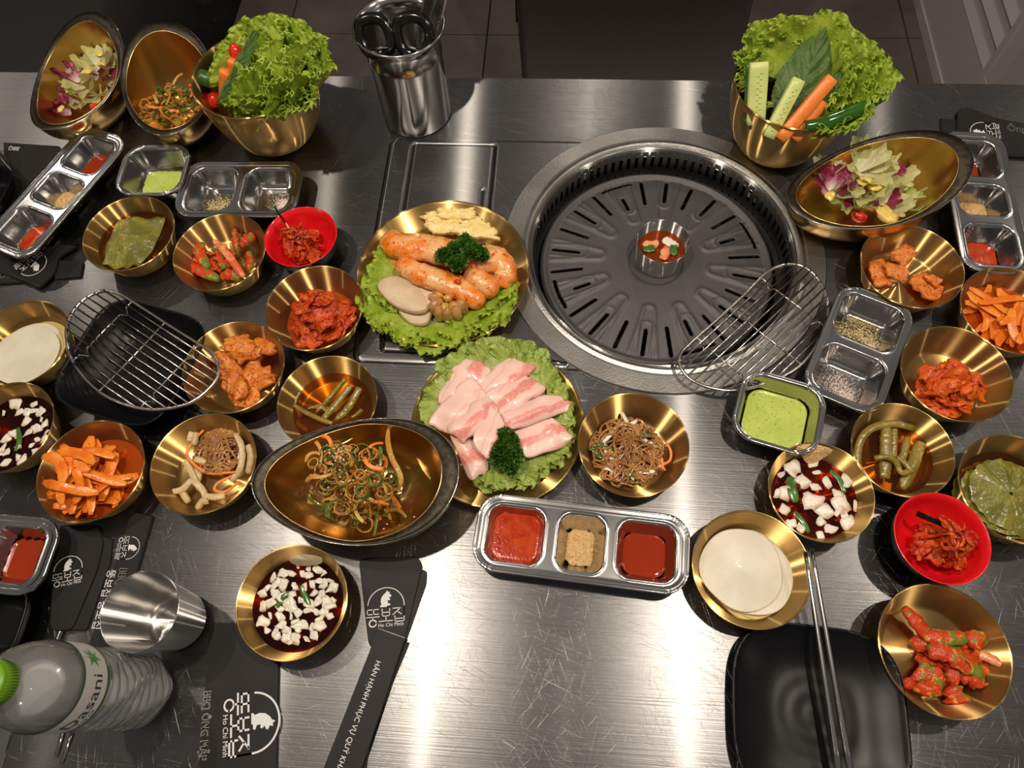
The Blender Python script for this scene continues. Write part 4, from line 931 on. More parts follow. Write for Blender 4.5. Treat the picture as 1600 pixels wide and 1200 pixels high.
pool('A14', .0105, L_CLEAR, 'vinegar_brine', 'clear pale brine over the radish under the chopsticks')
b18 = BOWLS['A18']
for i, (dx, dy, r_) in enumerate([(.004, .003, .0385), (.002, -.001, .0385), (-.001, -.003, .038), (-.003, -.006, .0375)]):
    round_slice(0, 0, 0, r_, ['bottom white radish slice in the left edge bowl', 'white radish slice second from the bottom at the left edge', 'white radish slice just under the top one at the left edge', 'topmost white radish slice in the left edge bowl'][i], i * 2.1, c=(b18[0] + dx, b18[1] + dy, TZ + .009 + i * .0026))
pool('A18', .0150, L_CLEAR, 'vinegar_brine', 'clear pale brine over the radish at the left edge')

# ---- red bowls with kimchi and pick
def red_bowl(x, y, lab, group, cpx, seed, foodlab):
    t = thing('red_bowl', lab, 'bowl', (x, y, TZ), 'small red bowls')
    V, F = lathe([(.014, 0), (.024, .0005), (.0245, .0025), (.034, .013), (.0405, .028), (.0427, .0395)], (x, y, TZ), 80, (True, False)); part('outer_shell', V, F, M_BLKM, t, label='black outer side of the red bowl')
    V, F = lathe([(.0427, .0393), (.0428, .0402), (.0418, .0402), (.039, .028), (.032, .014), (.022, .0055), (.010, .0035), (.001, .0035)], (x, y, TZ), 80, (False, True)); part('lining', V, F, M_RED, t)
    hp = Heap((x, y), .040, TZ + .005, wall=(.020, .9)); c = P(*cpx, .012)[:2]
    crumples(hp, c, .016, 22, .022, .012, .0018, M_KIM, 'seasoned_squid', foodlab, 'squid', group, seed, wob=.006, fr=90)
    strips(hp, c, .015, 20, .024, .0035, .002, M_KIM, 'seasoned_squid', foodlab, 'squid', group, seed + 1, curve=1.2, sect='oval')
red_bowl(-.3061, .4878, 'small red bowl with black outside above the red kimchi bowl, left side', 'squid in the left red bowl', (476, 388), 31, 'dark red squid shred in the left red bowl')
red_bowl(.3610, .1692, 'small red bowl with black outside at the lower right', 'squid in the right red bowl', (1458, 855), 47, 'dark red squid shred in the right red bowl')
t = thing('cocktail_pick', 'wooden pick with black end standing in the left red bowl', 'pick', P(475, 390, .02))
part('stick', *tube([P(475, 390, .018), P(446, 348, .058)], .0008, 8), M_PICK, t); part('flag', *sweep([P(446, 348, .057), P(436, 334, .070), P(428, 322, .080)], flat(.0045, .0012), up=(1, .2, 0), scale=[1, 1, .5]), M_BLKG, t)
t = thing('cocktail_pick', 'pick with shiny black flag end lying in the right red bowl', 'pick', P(1470, 838, .02))
part('stick', *tube([P(1466, 850, .016), P(1476, 826, .040)], .0008, 8), M_PICK, t); part('flag', *sweep([P(1432, 802, .038), P(1456, 812, .041), P(1481, 822, .042)], flat(.0055, .0012), up=(.2, -.8, .6)), M_BLKG, t)

# ---- oval flared bowls
def oval_bowl(cx, cy, L, Wd, ang, zl, zh, lab, egg=.14, base=.0, tilt_base=(0, 0)):
    n = 96; th = np.linspace(0, 2 * PI, n, endpoint=False); c_, s_ = np.cos(th), np.sin(th)
    rim = lambda k: np.stack([L * k * c_, Wd * k * s_ * (1 + egg * c_)], 1)
    zr = zl + (zh - zl) * ((1 + c_) / 2) ** 1.3 + .010 * c_ * c_
    ca, sa = math.cos(ang), math.sin(ang)
    def W_(xy, z): return np.stack([cx + xy[:, 0] * ca - xy[:, 1] * sa, cy + xy[:, 0] * sa + xy[:, 1] * ca, TZ + z], 1)
    flw = .0040 + .0075 * np.abs(c_) ** 1.5 + .0045 * np.maximum(c_, 0)     # flange, wider at the ends
    inner = rim(1) * (1 - flw / np.hypot(rim(1)[:, 0], rim(1)[:, 1]))[:, None]
    bx = np.array([tilt_base[0], tilt_base[1]]); bo = np.stack([.030 * c_, .026 * s_], 1) + bx
    def shell(top, zt, bot, zb, k, pw):
        out = []
        for q in np.linspace(0, 1, k):     # q=1 at the top
            f = np.sin(q * PI / 2) ** .85; g_ = (1 - np.cos(q * PI / 2)) ** pw
            out.append(W_(bot + (top - bot) * f, zb + (zt - zb) * g_))
        return out
    ins = shell(inner, zr - .003, bo * .9, .004, 12, .95)[::-1]
    outs = shell(rim(.985), zr - .003, bo, 0.0, 12, .85)
    t = thing('oval_serving_bowl', lab, 'bowl', (cx, cy, TZ), 'oval double walled gold bowls')
    ctr = W_(bx[None], np.array([.0038])); V = np.concatenate(ins + [ctr]); k = len(ins)
    F = [(f[0], f[3], f[2], f[1]) for f in gridF(k, n, False, True)] + [((k - 1) * n + i, (k - 1) * n + (i + 1) % n, k * n) for i in range(n)]
    part('inner_shell', V, F, M_GOLD_O, t)
    V = np.concatenate(outs + [W_(rim(1.0), zr - .001)]); F = [(f[0], f[3], f[2], f[1]) for f in gridF(13, n, False, True)] + [list(range(n))[::-1]]
    part('outer_shell', V, F, M_GOLD_O, t)
    mid = (inner + rim(1)) / 2
    V = np.concatenate([W_(rim(1.0), zr - .001), W_(rim(.995), zr + .0004), W_(mid, zr - .0005), W_(inner * 1.005, zr - .0026), W_(inner * .995, zr - .0032)])
    F = [(f[0], f[3], f[2], f[1]) for f in gridF(5, n, False, True)]
    part('rim_flange', V, F, M_RIMREF, t, label='rim coloured dark for its reflection')
    V, F = tube(W_(inner, zr - .0026), .0007, 6, True); part('rim_bead', V, F, M_GOLD_O, t)
    V, F = tube(W_(rim(1.0), zr - .0006), .0006, 6, True); part('rim_edge', V, F, M_STEEL, t)
    return Heap((cx + bx[0] * ca - bx[1] * sa, cy + bx[0] * sa + bx[1] * ca), .07, TZ + .0045, wall=(.022, .75))
hO3 = oval_bowl(-.188, .191, .1000, .0622, math.radians(4), .055, .068, 'large oval gold bowl of scallion salad in front of the pork plate')
hO4 = oval_bowl(.349, .567, .0985, .0590, math.radians(15), .045, .080, 'oval gold bowl of leaf salad on the right beside the sauce tray')
c1 = P(118, 120, .06); a1 = angpx(60, 180, 165, 50, .06)
hO1 = oval_bowl(c1[0], c1[1], .0850, .0580, a1, .042, .082, 'oval gold bowl of leaf salad in the far left corner')
c2 = P(262, 132, .06); a2 = angpx(250, 205, 250, 60, .06)
hO2 = oval_bowl(c2[0], c2[1], .0820, .0580, a2, .045, .080, 'oval gold bowl of scallion salad between the salad and the lettuce bowl')

def curls(hp, c, r, n, seed, lab, grp, h0=.006, big=.0085):
    rs = random.Random(seed)
    for i in range(n):
        x, y = rnd_in(c, r, rs); d = math.hypot(x - c[0], y - c[1]) / r; R = big * rs.uniform(.45, 1.1); tz = rs.uniform(.7, 1.9); a0 = rs.uniform(0, 6.28); cw = rs.choice((-1, 1))
        mt = M_SCALL if rs.random() < .70 else M_SCALG
        kind = rs.random(); z = hp.h(x, y, .006)
        if kind < .62:
            a = np.linspace(0, tz * 2 * PI, int(14 * tz) + 4); rr = R * (1 - .10 * a / PI * .5); tl = (rs.uniform(-.5, .5), rs.uniform(-.5, .5))
            xx, yy = rr * np.cos(a0 + cw * a), rr * np.sin(a0 + cw * a); p = np.stack([x + xx, y + yy, z + .002 + tl[0] * xx + tl[1] * yy + R * (abs(tl[0]) + abs(tl[1])) * .5 + .0004 * a], 1); up = None
            V, F = sweep(p, flat(.0009, rs.uniform(.0028, .0046)), up=(tl[0], tl[1], 1.5))
        else:
            l = rs.uniform(.018, .034); a = a0 + np.linspace(0, rs.uniform(-2.2, 2.2), 14); st = l / 14
            p = np.stack([x + np.cumsum(np.cos(a)) * st, y + np.cumsum(np.sin(a)) * st, np.full(14, z + .003) + .003 * np.sin(np.linspace(0, PI, 14))], 1)
            V, F = sweep(p, flat(rs.uniform(.0028, .0044), .0010), up=(rs.uniform(-1, 1), rs.uniform(-1, 1), 1))
            if rs.random() < .35: mt = M_CARROT
        V[:, 2] = np.maximum(V[:, 2], hp.z0 + .0003); hp.put(x, y, V[:, 2].max() * .55 + z * .45, R * 1.7)
        tag(part('scallion_curl', V, F, mt), lab, 'scallion', grp)
curls(hO3, P(568, 776, .012)[:2], .033, 165, 3, 'seasoned scallion curl in the large oval bowl', 'scallion salad in the large oval bowl')
sk = P(562, 742, .030)
for i, pts in enumerate([[(607, 666, .052), (606, 690, .044), (612, 715, .036), (626, 745, .028), (622, 765, .022)]]):
    stick(pts, .006, .0015, M_SCALL, 'scallion_strip', 'long yellow scallion strip reaching up the wall of the large oval bowl', 'scallion', None, n=20, taper=.3)
stick([(500, 738, .030), (512, 724, .032), (530, 722, .031), (545, 728, .029)], .004, .0018, M_CARROT, 'carrot_strip', 'carrot strip sticking out at the left of the large scallion salad', 'carrot', None)
rs = random.Random(5); mb = MB()
for i in range(90):
    q = rs.random() < .7; p = P(*( (rs.gauss(557, 14), rs.gauss(748, 10)) if q else (rs.gauss(570, 32), rs.gauss(790, 25)) ), .02); z = hO3.h(p[0], p[1], .003)
    mb.add(blob((p[0], p[1], z + .0008), (.0013, .0008, .0006), i, 0, nu=5, nv=6, rot=rs.uniform(0, 3)))
tag(mb.part('sesame_seeds', M_SESA, None, kind='stuff'), 'sesame seeds sprinkled on the large scallion salad', 'sesame')
curls(hO2, P(275, 172, .015)[:2], .027, 75, 13, 'seasoned scallion curl in the far oval bowl', 'scallion salad in the far oval bowl', big=.0065)
curls(hO2, P(240, 188, .018)[:2], .006, 5, 19, 'seasoned scallion curl in the far oval bowl', 'scallion salad in the far oval bowl', big=.009)

def salad(hp, items, where):
    for i, (u, v, h, L_, an, kind) in enumerate(items):
        p = P(u, v, h); d = np.array([math.cos(an), math.sin(an), .35]); base = p - np.array([math.cos(an), math.sin(an), .15]) * L_ * .45
        mt = {'g': M_SALG, 'p': M_SALP, 'l': M_LETP}[kind]
        V, F, U = leaf(base, d, (-.3 * math.cos(an), -.3 * math.sin(an), 1), L_, span=1.0, amp=.0045, k=5, seed=i + int(u), nr=12, nf=44, cup=.35, wide=.85, jag=.10)
        nm = {'g': 'pale yellow iceberg leaf', 'p': 'purple and white radicchio leaf', 'l': 'light green lettuce leaf'}[kind]
        tag(part('salad_leaf', V, F, mt, uv=U), f'{nm} in the {where}', 'salad leaf', f'salad leaves in the {where}')
salad(hO4, [(1288, 268, .034, .030, 1.5, 'g'), (1282, 296, .024, .030, 2.6, 'p'), (1300, 285, .030, .030, 1.3, 'p'), (1315, 296, .022, .028, -.3, 'p'), (1350, 250, .040, .040, 1.2, 'g'), (1338, 275, .030, .036, 2.9, 'g'), (1375, 262, .034, .034, .3, 'g'),
    (1392, 268, .030, .024, .7, 'p'), (1365, 285, .030, .040, -.8, 'g'), (1400, 285, .024, .036, .1, 'g'), (1340, 312, .020, .040, -1.9, 'g'), (1312, 325, .014, .034, -2.4, 'l'), (1350, 325, .014, .036, -1.2, 'g'), (1378, 322, .014, .034, -.6, 'p'),
    (1395, 330, .014, .034, -.2, 'g'), (1425, 322, .018, .030, .2, 'l'), (1420, 300, .020, .032, .6, 'g'), (1325, 300, .024, .034, .4, 'g'), (1370, 305, .022, .036, 2.2, 'g'), (1330, 335, .010, .028, -2.9, 'p')], 'right oval bowl')
salad(hO1, [(165, 98, .042, .034, 1.2, 'g'), (150, 105, .036, .032, 2.2, 'g'), (178, 105, .034, .030, .2, 'g'), (105, 115, .032, .032, 2.9, 'p'), (120, 118, .030, .030, 2.0, 'p'), (140, 122, .028, .032, .6, 'g'), (158, 116, .030, .028, 1.0, 'p'), (175, 125, .026, .028, -.2, 'p'),
    (185, 140, .022, .026, -.3, 'p'), (118, 140, .022, .030, -2.6, 'g'), (135, 150, .018, .034, -1.5, 'g'), (110, 165, .014, .030, -2.3, 'p'), (100, 175, .014, .026, 2.8, 'p'), (150, 160, .016, .032, -1.0, 'g'), (170, 150, .018, .034, -.4, 'g'), (125, 170, .012, .028, -1.9, 'g')], 'far left oval bowl')
def dollop(u, v, h, r, i, where):
    p = P(u, v, h); V, F = blob(p, (r, r * .7, r * .28), i, .5, 2.0, 10, 14, i * 1.1); return tag(part('dressing_dollop', V, F, M_DRESS), 'yellow dressing dollop on the salad in the ' + where, 'dressing', 'dressing on the salad in the ' + where)
for i, q in enumerate([(1352, 283, .042, .009), (1297, 306, .032, .008), (1385, 335, .030, .014), (1368, 292, .040, .008)]): dollop(*q, i, 'right oval bowl')
for i, q in enumerate([(155, 82, .050, .009), (135, 112, .044, .008), (95, 170, .030, .006), (158, 100, .044, .007)]): dollop(*q, i + 5, 'far left oval bowl')
V, F = blob(P(1342, 338, .016), (.010, .007, .006), 2, .2, rot=-.6); tag(part('cherry_tomato', V, F, M_TOM), 'orange red tomato piece low in the right oval bowl', 'tomato')
V, F = blob(P(148, 168, .024), (.008, .006, .005), 4, .25, rot=-.6); tag(part('cherry_tomato', V, F, M_TOM), 'orange red tomato piece low in the far left oval bowl', 'tomato')

# ---- deep bowls of greens
def deep_bowl(x, y, R, Hh, lab):
    prof = [(.026, 0), (.032, .0012)] + [(.032 + (R - .032) * math.sin(q * PI / 2) ** .9, .0012 + (Hh - .0012) * (1 - math.cos(q * PI / 2)) ** .85) for q in np.linspace(.08, 1, 14)]
    inn = [(r - .0016, z + .0012) for r, z in prof[1:]][::-1]
    V, F = lathe(prof + [(R + .0012, Hh + .0008), (R + .0006, Hh + .0022)] + inn, (x, y, TZ), 96, (True, True))
    tag(part('deep_bowl', V, F, M_GOLD), lab, 'bowl', 'tall gold bowls of raw greens')
D1x, D1y, D1R, D1H = -.3830, .681, .0735, .100
D2x, D2y, D2R, D2H = .2640, .678, .0715, .098
deep_bowl(D1x, D1y, D1R, D1H, 'tall gold bowl of curly lettuce at far left')
deep_bowl(D2x, D2y, D2R, D2H, 'tall gold bowl of lettuce, carrot and cucumber sticks behind the grill')
def bunch(c, items, lab, grp, mt=M_LETT, k=7, amp=.0075, nf=160, nr=20, cup=.22, span=1.35, wide=.95):
    for i, (u, v, h, L_) in enumerate(items):
        tip = P(u, v, h); base = np.array([c[0], c[1], c[2]]); d = tip - base; L2 = np.linalg.norm(d); d /= L2
        out = np.array([d[0], d[1], 0]); out /= np.linalg.norm(out) + 1e-9
        up = np.array([0, 0, 1.]) * .75 - out * .5
        b = tip - d * L_
        V, F, U = leaf(b, d, up, L_, span=span, amp=amp, k=k, seed=i * 5 + int(u), nr=nr, nf=nf, cup=cup, wide=wide, jag=.03, amp2=amp * .5, pw=2.0, frill=.0018)
        V2, F2, U2 = ruffle(V, U, nr, nf, b, up, seed=i * 1.7); V = np.vstack([V, V2]); F = F + F2; U = np.vstack([U, U2])
        tag(part('lettuce_leaf', V, F, mt, uv=U), lab, 'lettuce', grp)
bunch((-.372, .668, TZ + .03), [(430, 30, .135, .075), (400, 45, .13, .07), (465, 40, .14, .075), (500, 55, .13, .075), (525, 90, .12, .075), (515, 125, .11, .065), (480, 145, .105, .06), (440, 160, .105, .06), (400, 165, .10, .055), (372, 160, .10, .045),
    (480, 80, .15, .07), (440, 75, .15, .065), (420, 110, .14, .06), (460, 115, .14, .06), (500, 100, .13, .065), (390, 125, .12, .05), (410, 70, .14, .06)], 'bright green curly lettuce leaf in the far left tall bowl', 'lettuce in the far left tall bowl')
bunch((.266, .675, TZ + .03), [(1180, 40, .12, .06), (1200, 58, .110, .05), (1160, 90, .105, .05), (1158, 122, .10, .035), (1250, 40, .125, .055), (1290, 25, .145, .08), (1320, 35, .14, .08), (1345, 60, .135, .08), (1370, 85, .13, .085),
    (1395, 120, .12, .085), (1400, 135, .115, .08), (1375, 150, .105, .07), (1340, 120, .12, .07), (1330, 150, .105, .055), (1312, 70, .125, .055), (1350, 110, .125, .07)], 'yellow green curly lettuce leaf in the tall bowl behind the grill', 'lettuce in the tall bowl behind the grill', amp=.0065)
def perilla(base, tip, wd, name_lab, seed=0, up=(0, -.6, .8), fold=0.0):
    """pointed toothed leaf with raised veins"""
    base, tip = np.asarray(base), np.asarray(tip); d = tip - base; L_ = np.linalg.norm(d); d /= L_; up = np.array(up, float); up -= d * (up @ d); up /= np.linalg.norm(up); s_ = np.cross(d, up)
    nu, nv = 60, 31; V = []; U = []
    for i in range(nu):
        a = i / (nu - 1); wv = wd * (math.sin(PI * min(1, a * .92 + .06)) ** .75) * (1 - .35 * a) ; tooth = 1 + .05 * (1 - 2 * abs((a * 24) % 1 - .5))
        for j in range(nv):
            q = (j / (nv - 1)) * 2 - 1
            z = .0012 * math.sin(34 * (a * 1.0 - .35 * abs(q))) + .004 * math.cos(q * 2) + .003 * noise.noise(Vector((a * 4, q * 2, seed)))
            V.append(base + d * (a * L_ + .006 * abs(q) * 0) + s_ * q * wv * tooth + up * (z - fold * q * q * wd - .02 * a * a * 0)); U.append((abs(q), a))
    t = thing('perilla_leaf', name_lab, 'perilla leaf', base)
    part('blade', V, gridF(nu, nv), M_PERL, t)
    mb = MB(); Vg = np.array(V).reshape(nu, nv, 3) + up * .0006; m_ = nv // 2
    mb.add(tube(Vg[::3, m_], .0006, 5))
    for k in range(6, 50, 7):
        for sg in (-1, 1):
            pts = [Vg[min(nu - 1, k + int(r * 1.1)), m_ + sg * r] for r in range(0, m_, 2)]
            mb.add(tube(pts, .00035, 4))
    mb.part('vein', M_VEIN, t)
perilla(P(1226, 205, .074), P(1289, 42, .136), .035, 'broad dark green toothed perilla leaf standing behind the carrot sticks', 1, up=(-.1, -.75, .6))
perilla(P(1270, 205, .078), P(1318, 112, .118), .024, 'smaller dark green perilla leaf at the right of the carrot sticks', 2, up=(.1, -.75, .6))
perilla(P(346, 162, .095), P(402, 50, .160), .019, 'dark green perilla leaf at the left side of the curly lettuce', 3, up=(-.75, -.4, .5))
def veg_bar(p0, p1, w_, t_, mt, name, lab, cat, skin=None, seeds=False, up=(0, -.7, .7)):
    p0, p1 = np.asarray(p0), np.asarray(p1); path = bez([p0, p1], 12); sc = np.r_[[.9], np.ones(10), [.92]]
    t = thing(name, lab, cat, p0)
    part('flesh', *sweep(path, flat(w_, t_), up=up, scale=sc), mt, t)
    d = (p1 - p0) / np.linalg.norm(p1 - p0); u_ = np.array(up, float); u_ -= d * (u_ @ d); u_ /= np.linalg.norm(u_); s_ = np.cross(d, u_)
    if skin: part('skin', *sweep(path - u_ * t_ * .5 - s_ * w_ * .1 * skin, flat(w_ * 1.02, t_ * .35), up=up, scale=sc), M_CUKESK, t, label='dark green skin')
    if seeds:
        L_ = np.linalg.norm(p1 - p0); mb = MB()
        for k in range(16):
            c = p0 + d * L_ * (.12 + .76 * k / 16) + s_ * w_ * (.12 if k % 2 else -.04) + u_ * t_ * .5; mb.add(blob(c, (.0016, .0011, .0009), k, 0, nu=5, nv=7))
        mb.part('seed_row', M_SEED, t, kind='stuff')
veg_bar(P(1180, 195, .080), P(1186, 97, .132), .021, .010, M_CUKE, 'cucumber_stick', 'broad cucumber stick at the left side of the tall bowl behind the grill', 'cucumber', skin=1, seeds=True)
veg_bar(P(1200, 215, .082), P(1248, 124, .126), .015, .011, M_CUKE, 'cucumber_stick', 'cucumber stick leaning beside the carrot sticks behind the grill', 'cucumber', skin=-.5, seeds=True)
veg_bar(P(1218, 218, .085), P(1300, 122, .132), .014, .011, M_CARROT, 'carrot_stick', 'longer carrot stick leaning out of the tall bowl behind the grill', 'carrot')
veg_bar(P(1240, 218, .082), P(1286, 158, .112), .013, .011, M_CARROT, 'carrot_stick', 'shorter carrot stick under the longer one behind the grill', 'carrot')
t = thing('green_chilli', 'long glossy dark green chilli lying on the rim of the tall bowl behind the grill', 'chilli', P(1260, 196, .1))
p = bez([P(1258, 198, .098), P(1290, 192, .104), P(1330, 176, .112), P(1362, 162, .118), P(1384, 156, .120)], 22); part('pod', *tube(p, .0082, 14, scale=np.r_[np.linspace(.8, 1, 6), np.linspace(1, .9, 8), np.linspace(.85, .08, 8)]), M_CHILI, t)
veg_bar(P(352, 160, .08), P(352, 110, .122), .013, .010, M_CARROT, 'carrot_stick', 'near carrot stick in the far left tall bowl', 'carrot')
veg_bar(P(368, 140, .09), P(364, 94, .130), .012, .010, M_CARROT, 'carrot_stick', 'far carrot stick in the far left tall bowl', 'carrot')
V, F = blob(P(372, 82, .128), (.011, .011, .011), 1, .02); tag(part('cherry_tomato', V, F, M_TOM), 'red cherry tomato behind the carrot in the far left tall bowl', 'tomato')
V, F = blob(P(336, 156, .062), (.010, .010, .010), 2, .02); tag(part('cherry_tomato', V, F, M_TOM), 'dark red cherry tomato low in the far left tall bowl', 'tomato')
t = thing('cucumber_stick', 'dark green cucumber end in the far left tall bowl', 'cucumber', P(330, 122, .08))
part('skin', *tube(bez([P(308, 118, .088), P(325, 124, .085), P(350, 130, .075)], 10), .010, 12, scale=[.5, .85, 1, 1, 1, 1, 1, 1, 1, .9]), M_CUKESK, t)

# ================================================================ GOLD PLATES
def gold_plate(x, y, R, lab):
    f = R / .1
    V, F = lathe([(.060 * f, 0), (.078 * f, .001), (.0985 * f, .0185), (.1 * f, .0196), (.1 * f, .0206), (.0985 * f, .0208), (.0965 * f, .0195), (.080 * f, .0052), (.074 * f, .0030), (.066 * f, .0022), (.002, .0022)], (x, y, TZ + .002), 110, (True, True))
    tag(part('serving_plate', V, F, M_GOLD), lab, 'plate', 'round gold meat plates')
p1 = (-.137, .4586); p2 = (-.0605, .2703)
gold_plate(*p1, .1005, 'round gold plate of marinated offal left of the grill')
gold_plate(*p2, .0835 + .007, 'round gold plate of sliced pork below the offal plate')
def ring_leaves(c, items, lab, grp, mt=M_LETP):
    for i, (u, v, h, L_, sp) in enumerate(items):
        tip = P(u, v, h * .95); L_ *= .88; d = np.array([tip[0] - c[0], tip[1] - c[1], 0]); d /= np.linalg.norm(d); b = tip - d * L_ * .9; b[2] = TZ + .009
        d2 = tip - b; V, F, U = leaf(b, d2, (-.2 * d[0], -.2 * d[1], 1), L_, span=sp, amp=.0045, k=7, seed=i * 3 + int(v), nr=18, nf=170, cup=.04, wide=1.0, jag=.03, amp2=.002, pw=2.2, frill=.001)
        V2, F2, U2 = ruffle(V, U, 18, 170, b, (0, 0, 1), A=.003, W_=.0045, wl=.0078, seed=i * 1.3); V = np.vstack([V, V2]); F = F + F2; U = np.vstack([U, U2])
        V[:, 2] = np.maximum(V[:, 2], TZ + .0062)
        tag(part('lettuce_leaf', V, F, mt, uv=U), lab, 'lettuce', grp)
ring_leaves(p1, [(590, 400, .026, .05, 1.1), (578, 445, .028, .055, 1.1), (572, 490, .028, .06, 1.2), (592, 512, .026, .055, 1.1), (625, 530, .024, .055, 1.1), (665, 545, .022, .06, 1.2), (705, 535, .024, .055, 1.1), (745, 522, .026, .055, 1.1), (785, 500, .028, .055, 1.1), (800, 455, .028, .05, 1.0), (760, 495, .024, .05, 1.1)],
            'green frilly lettuce leaf under the offal at the plate edge', 'lettuce under the offal', M_LETT)
ring_leaves(p2, [(700, 565, .024, .05, 1.0), (740, 540, .028, .055, 1.1), (780, 532, .028, .055, 1.1), (825, 540, .028, .055, 1.1), (850, 565, .028, .05, 1.1), (880, 610, .026, .05, 1.0), (668, 615, .026, .05, 1.1), (892, 650, .024, .05, 1.0), (885, 700, .022, .05, 1.0),
    (850, 735, .022, .055, 1.1), (800, 760, .022, .055, 1.1), (775, 755, .022, .05, 1.0)], 'pale green lettuce leaf under the pork at the plate edge', 'lettuce under the pork')
# offal rolls
GL = 'marinated offal'
stick([(607, 372, .026), (625, 385, .030), (665, 388, .034), (710, 398, .036), (755, 405, .034), (785, 412, .030)], .036, .026, M_GUT, 'offal_roll', 'largest peach coloured offal roll lying across the back of the plate', 'offal', n=30, taper=.78, lumps=.10, seed=1)
stick([(610, 402, .016), (640, 405, .016), (700, 414, .016), (745, 420, .018)], .026, .020, M_GUT, 'offal_roll', 'orange underside fold beneath the largest offal roll', 'offal', n=24, taper=.8, lumps=.16, seed=2)
stick([(626, 412, .030), (655, 428, .034), (690, 440, .034), (720, 452, .030), (742, 465, .026), (752, 474, .020)], .029, .022, M_GUT, 'offal_roll', 'longer front offal roll ending by the garlic bulb', 'offal', n=30, taper=.72, lumps=.12, seed=3)
stick([(732, 428, .032), (745, 436, .034), (762, 448, .030), (772, 456, .022)], .026, .024, M_GUT, 'offal_roll', 'short thick offal roll right of the parsley', 'offal', n=20, taper=.7, lumps=.14, seed=4)
stick([(758, 394, .030), (780, 405, .032), (790, 425, .028), (782, 448, .020)], .028, .022, M_GUT, 'offal_roll', 'red edged offal roll bending down at the right of the plate', 'offal', n=22, taper=.75, lumps=.2, seed=6)
# pineapple slices
for i, (q, h, lab) in enumerate([([(664, 335), (666, 352), (742, 352), (745, 334)], .014, 'back slice of yellow pineapple on the offal plate'), ([(664, 348), (675, 368), (725, 366), (722, 346)], .017, 'left front slice of yellow pineapple on the offal plate'),
                               ([(702, 362), (722, 372), (786, 376), (752, 342)], .020, 'right hand pointed slice of yellow pineapple on the offal plate'), ([(685, 330), (690, 344), (748, 346), (740, 328)], .019, 'top slice of yellow pineapple with fibrous edge')]):
    V, F, U = sheet([P(u, v, h) for u, v in q], .0055, 20, 14, .003, i + 60, edge=.22, fr=150); tag(part('pineapple_slice', V, F, M_PINE), lab, 'pineapple')
# mushroom slabs
for i, (q, h, lab) in enumerate([([(622, 478), (640, 506), (668, 507), (670, 478)], .016, 'lower king oyster mushroom slice with pale flesh'), ([(592, 452), (640, 488), (664, 492), (632, 440)], .025, 'upper left king oyster mushroom slice with brown edge'), ([(640, 436), (652, 470), (668, 482), (685, 454)], .0235, 'upper right king oyster mushroom slice tucked behind')]):
    pts = smooth_loop([P(u, v, h) for u, v in q], 40) if i != 1 else smooth_loop([P(u, v, h) for u, v in [(592, 447), (598, 462), (618, 480), (645, 490), (664, 488), (668, 476), (650, 448), (622, 436), (604, 438)]], 44)
    t = thing('mushroom_slice', lab, 'mushroom', pts.mean(0)); part('flesh', *prism(pts, TZ + h, TZ + h + .006, .0008), M_EGM, t)
    pk = pts.copy(); cc = pk.mean(0); pk = cc + (pk - cc) * 1.045; part('edge_skin', *prism(pk, TZ + h - .0003, TZ + h + .0045), M_EGB, t, label='brown outer edge')
# garlic bulb
gcn = P(703, 480, .012); t = thing('garlic_bulb', 'whole roasted garlic bulb with its top cut off beside the mushroom slices', 'garlic', gcn)
for k in range(11):
    a = 2 * PI * k / 11 + .2; V, F = blob((gcn[0] + .0165 * math.cos(a), gcn[1] + .0165 * math.sin(a), gcn[2] + .010), (.0085, .0068, .0135), k, .12, 2, 10, 12, a); part('clove', V, F, M_GARL, t)
for k in range(7):
    a = 2 * PI * k / 7; r_ = .0115 if k else 0; V, F = blob((gcn[0] + r_ * math.cos(a), gcn[1] + r_ * math.sin(a), gcn[2] + .0185), (.0058, .0046, .0048), k + 20, .35, 2, 8, 10, a); part('cut_clove', V, F, M_GARC, t)
V, F = blob((gcn[0], gcn[1], gcn[2] + .004), (.020, .020, .010), 3, .1); part('base', V, F, M_GARL, t)
V, F = blob(P(715, 440, .044), (.004, .003, .0018), 3, .4); tag(part('chilli_flake', V, F, M_KIM), 'large dark red chilli flake on the front offal roll', 'chilli flake')
def parsley(items, stems, lab, seed):
    rs = random.Random(seed); t = thing('parsley_sprig', lab, 'parsley', P(*items[0][:3])); mb = MB()
    for (u, v, h, rad, n) in items:
        c = P(u, v, h)
        for i in range(n):
            d = np.array([rs.gauss(0, 1), rs.gauss(0, 1), abs(rs.gauss(0, 1)) + .2]); d /= np.linalg.norm(d); b = c + d * rad * rs.uniform(.3, .95) * np.array([1, 1, .7])
            V, F, U = leaf(b, d, (rs.gauss(0, 1), rs.gauss(0, 1), 1), rs.uniform(.0035, .006), span=1.5, amp=.0016, k=6, seed=rs.random() * 99, nr=4, nf=15, cup=.4, wide=1, jag=.30, amp2=.0009, pw=1.2); mb.add((V, F))
    mb.part('foliage', M_PARS, t)
    mb = MB()
    for q in stems: mb.add(tube(bez([P(*a) for a in q], 8), .0008, 6))
    mb.part('stalk', M_PARST, t)
parsley([(695, 402, .052, .009, 110), (715, 412, .052, .009, 110), (738, 395, .054, .010, 130), (728, 380, .054, .008, 100), (712, 392, .050, .008, 80), (752, 400, .050, .007, 60)], [[(712, 425, .044), (720, 400, .050), (730, 385, .052)], [(712, 425, .044), (700, 405, .050)]], 'dark green parsley sprig lying on the offal rolls', 3)
parsley([(792, 685, .036, .009, 110), (788, 705, .036, .011, 170), (800, 712, .036, .010, 140), (780, 715, .034, .009, 110), (798, 695, .036, .008, 90), (798, 728, .032, .008, 90)], [[(775, 690, .030), (785, 700, .034), (800, 715, .034)]], 'dark green parsley sprig at the front of the pork plate', 4)
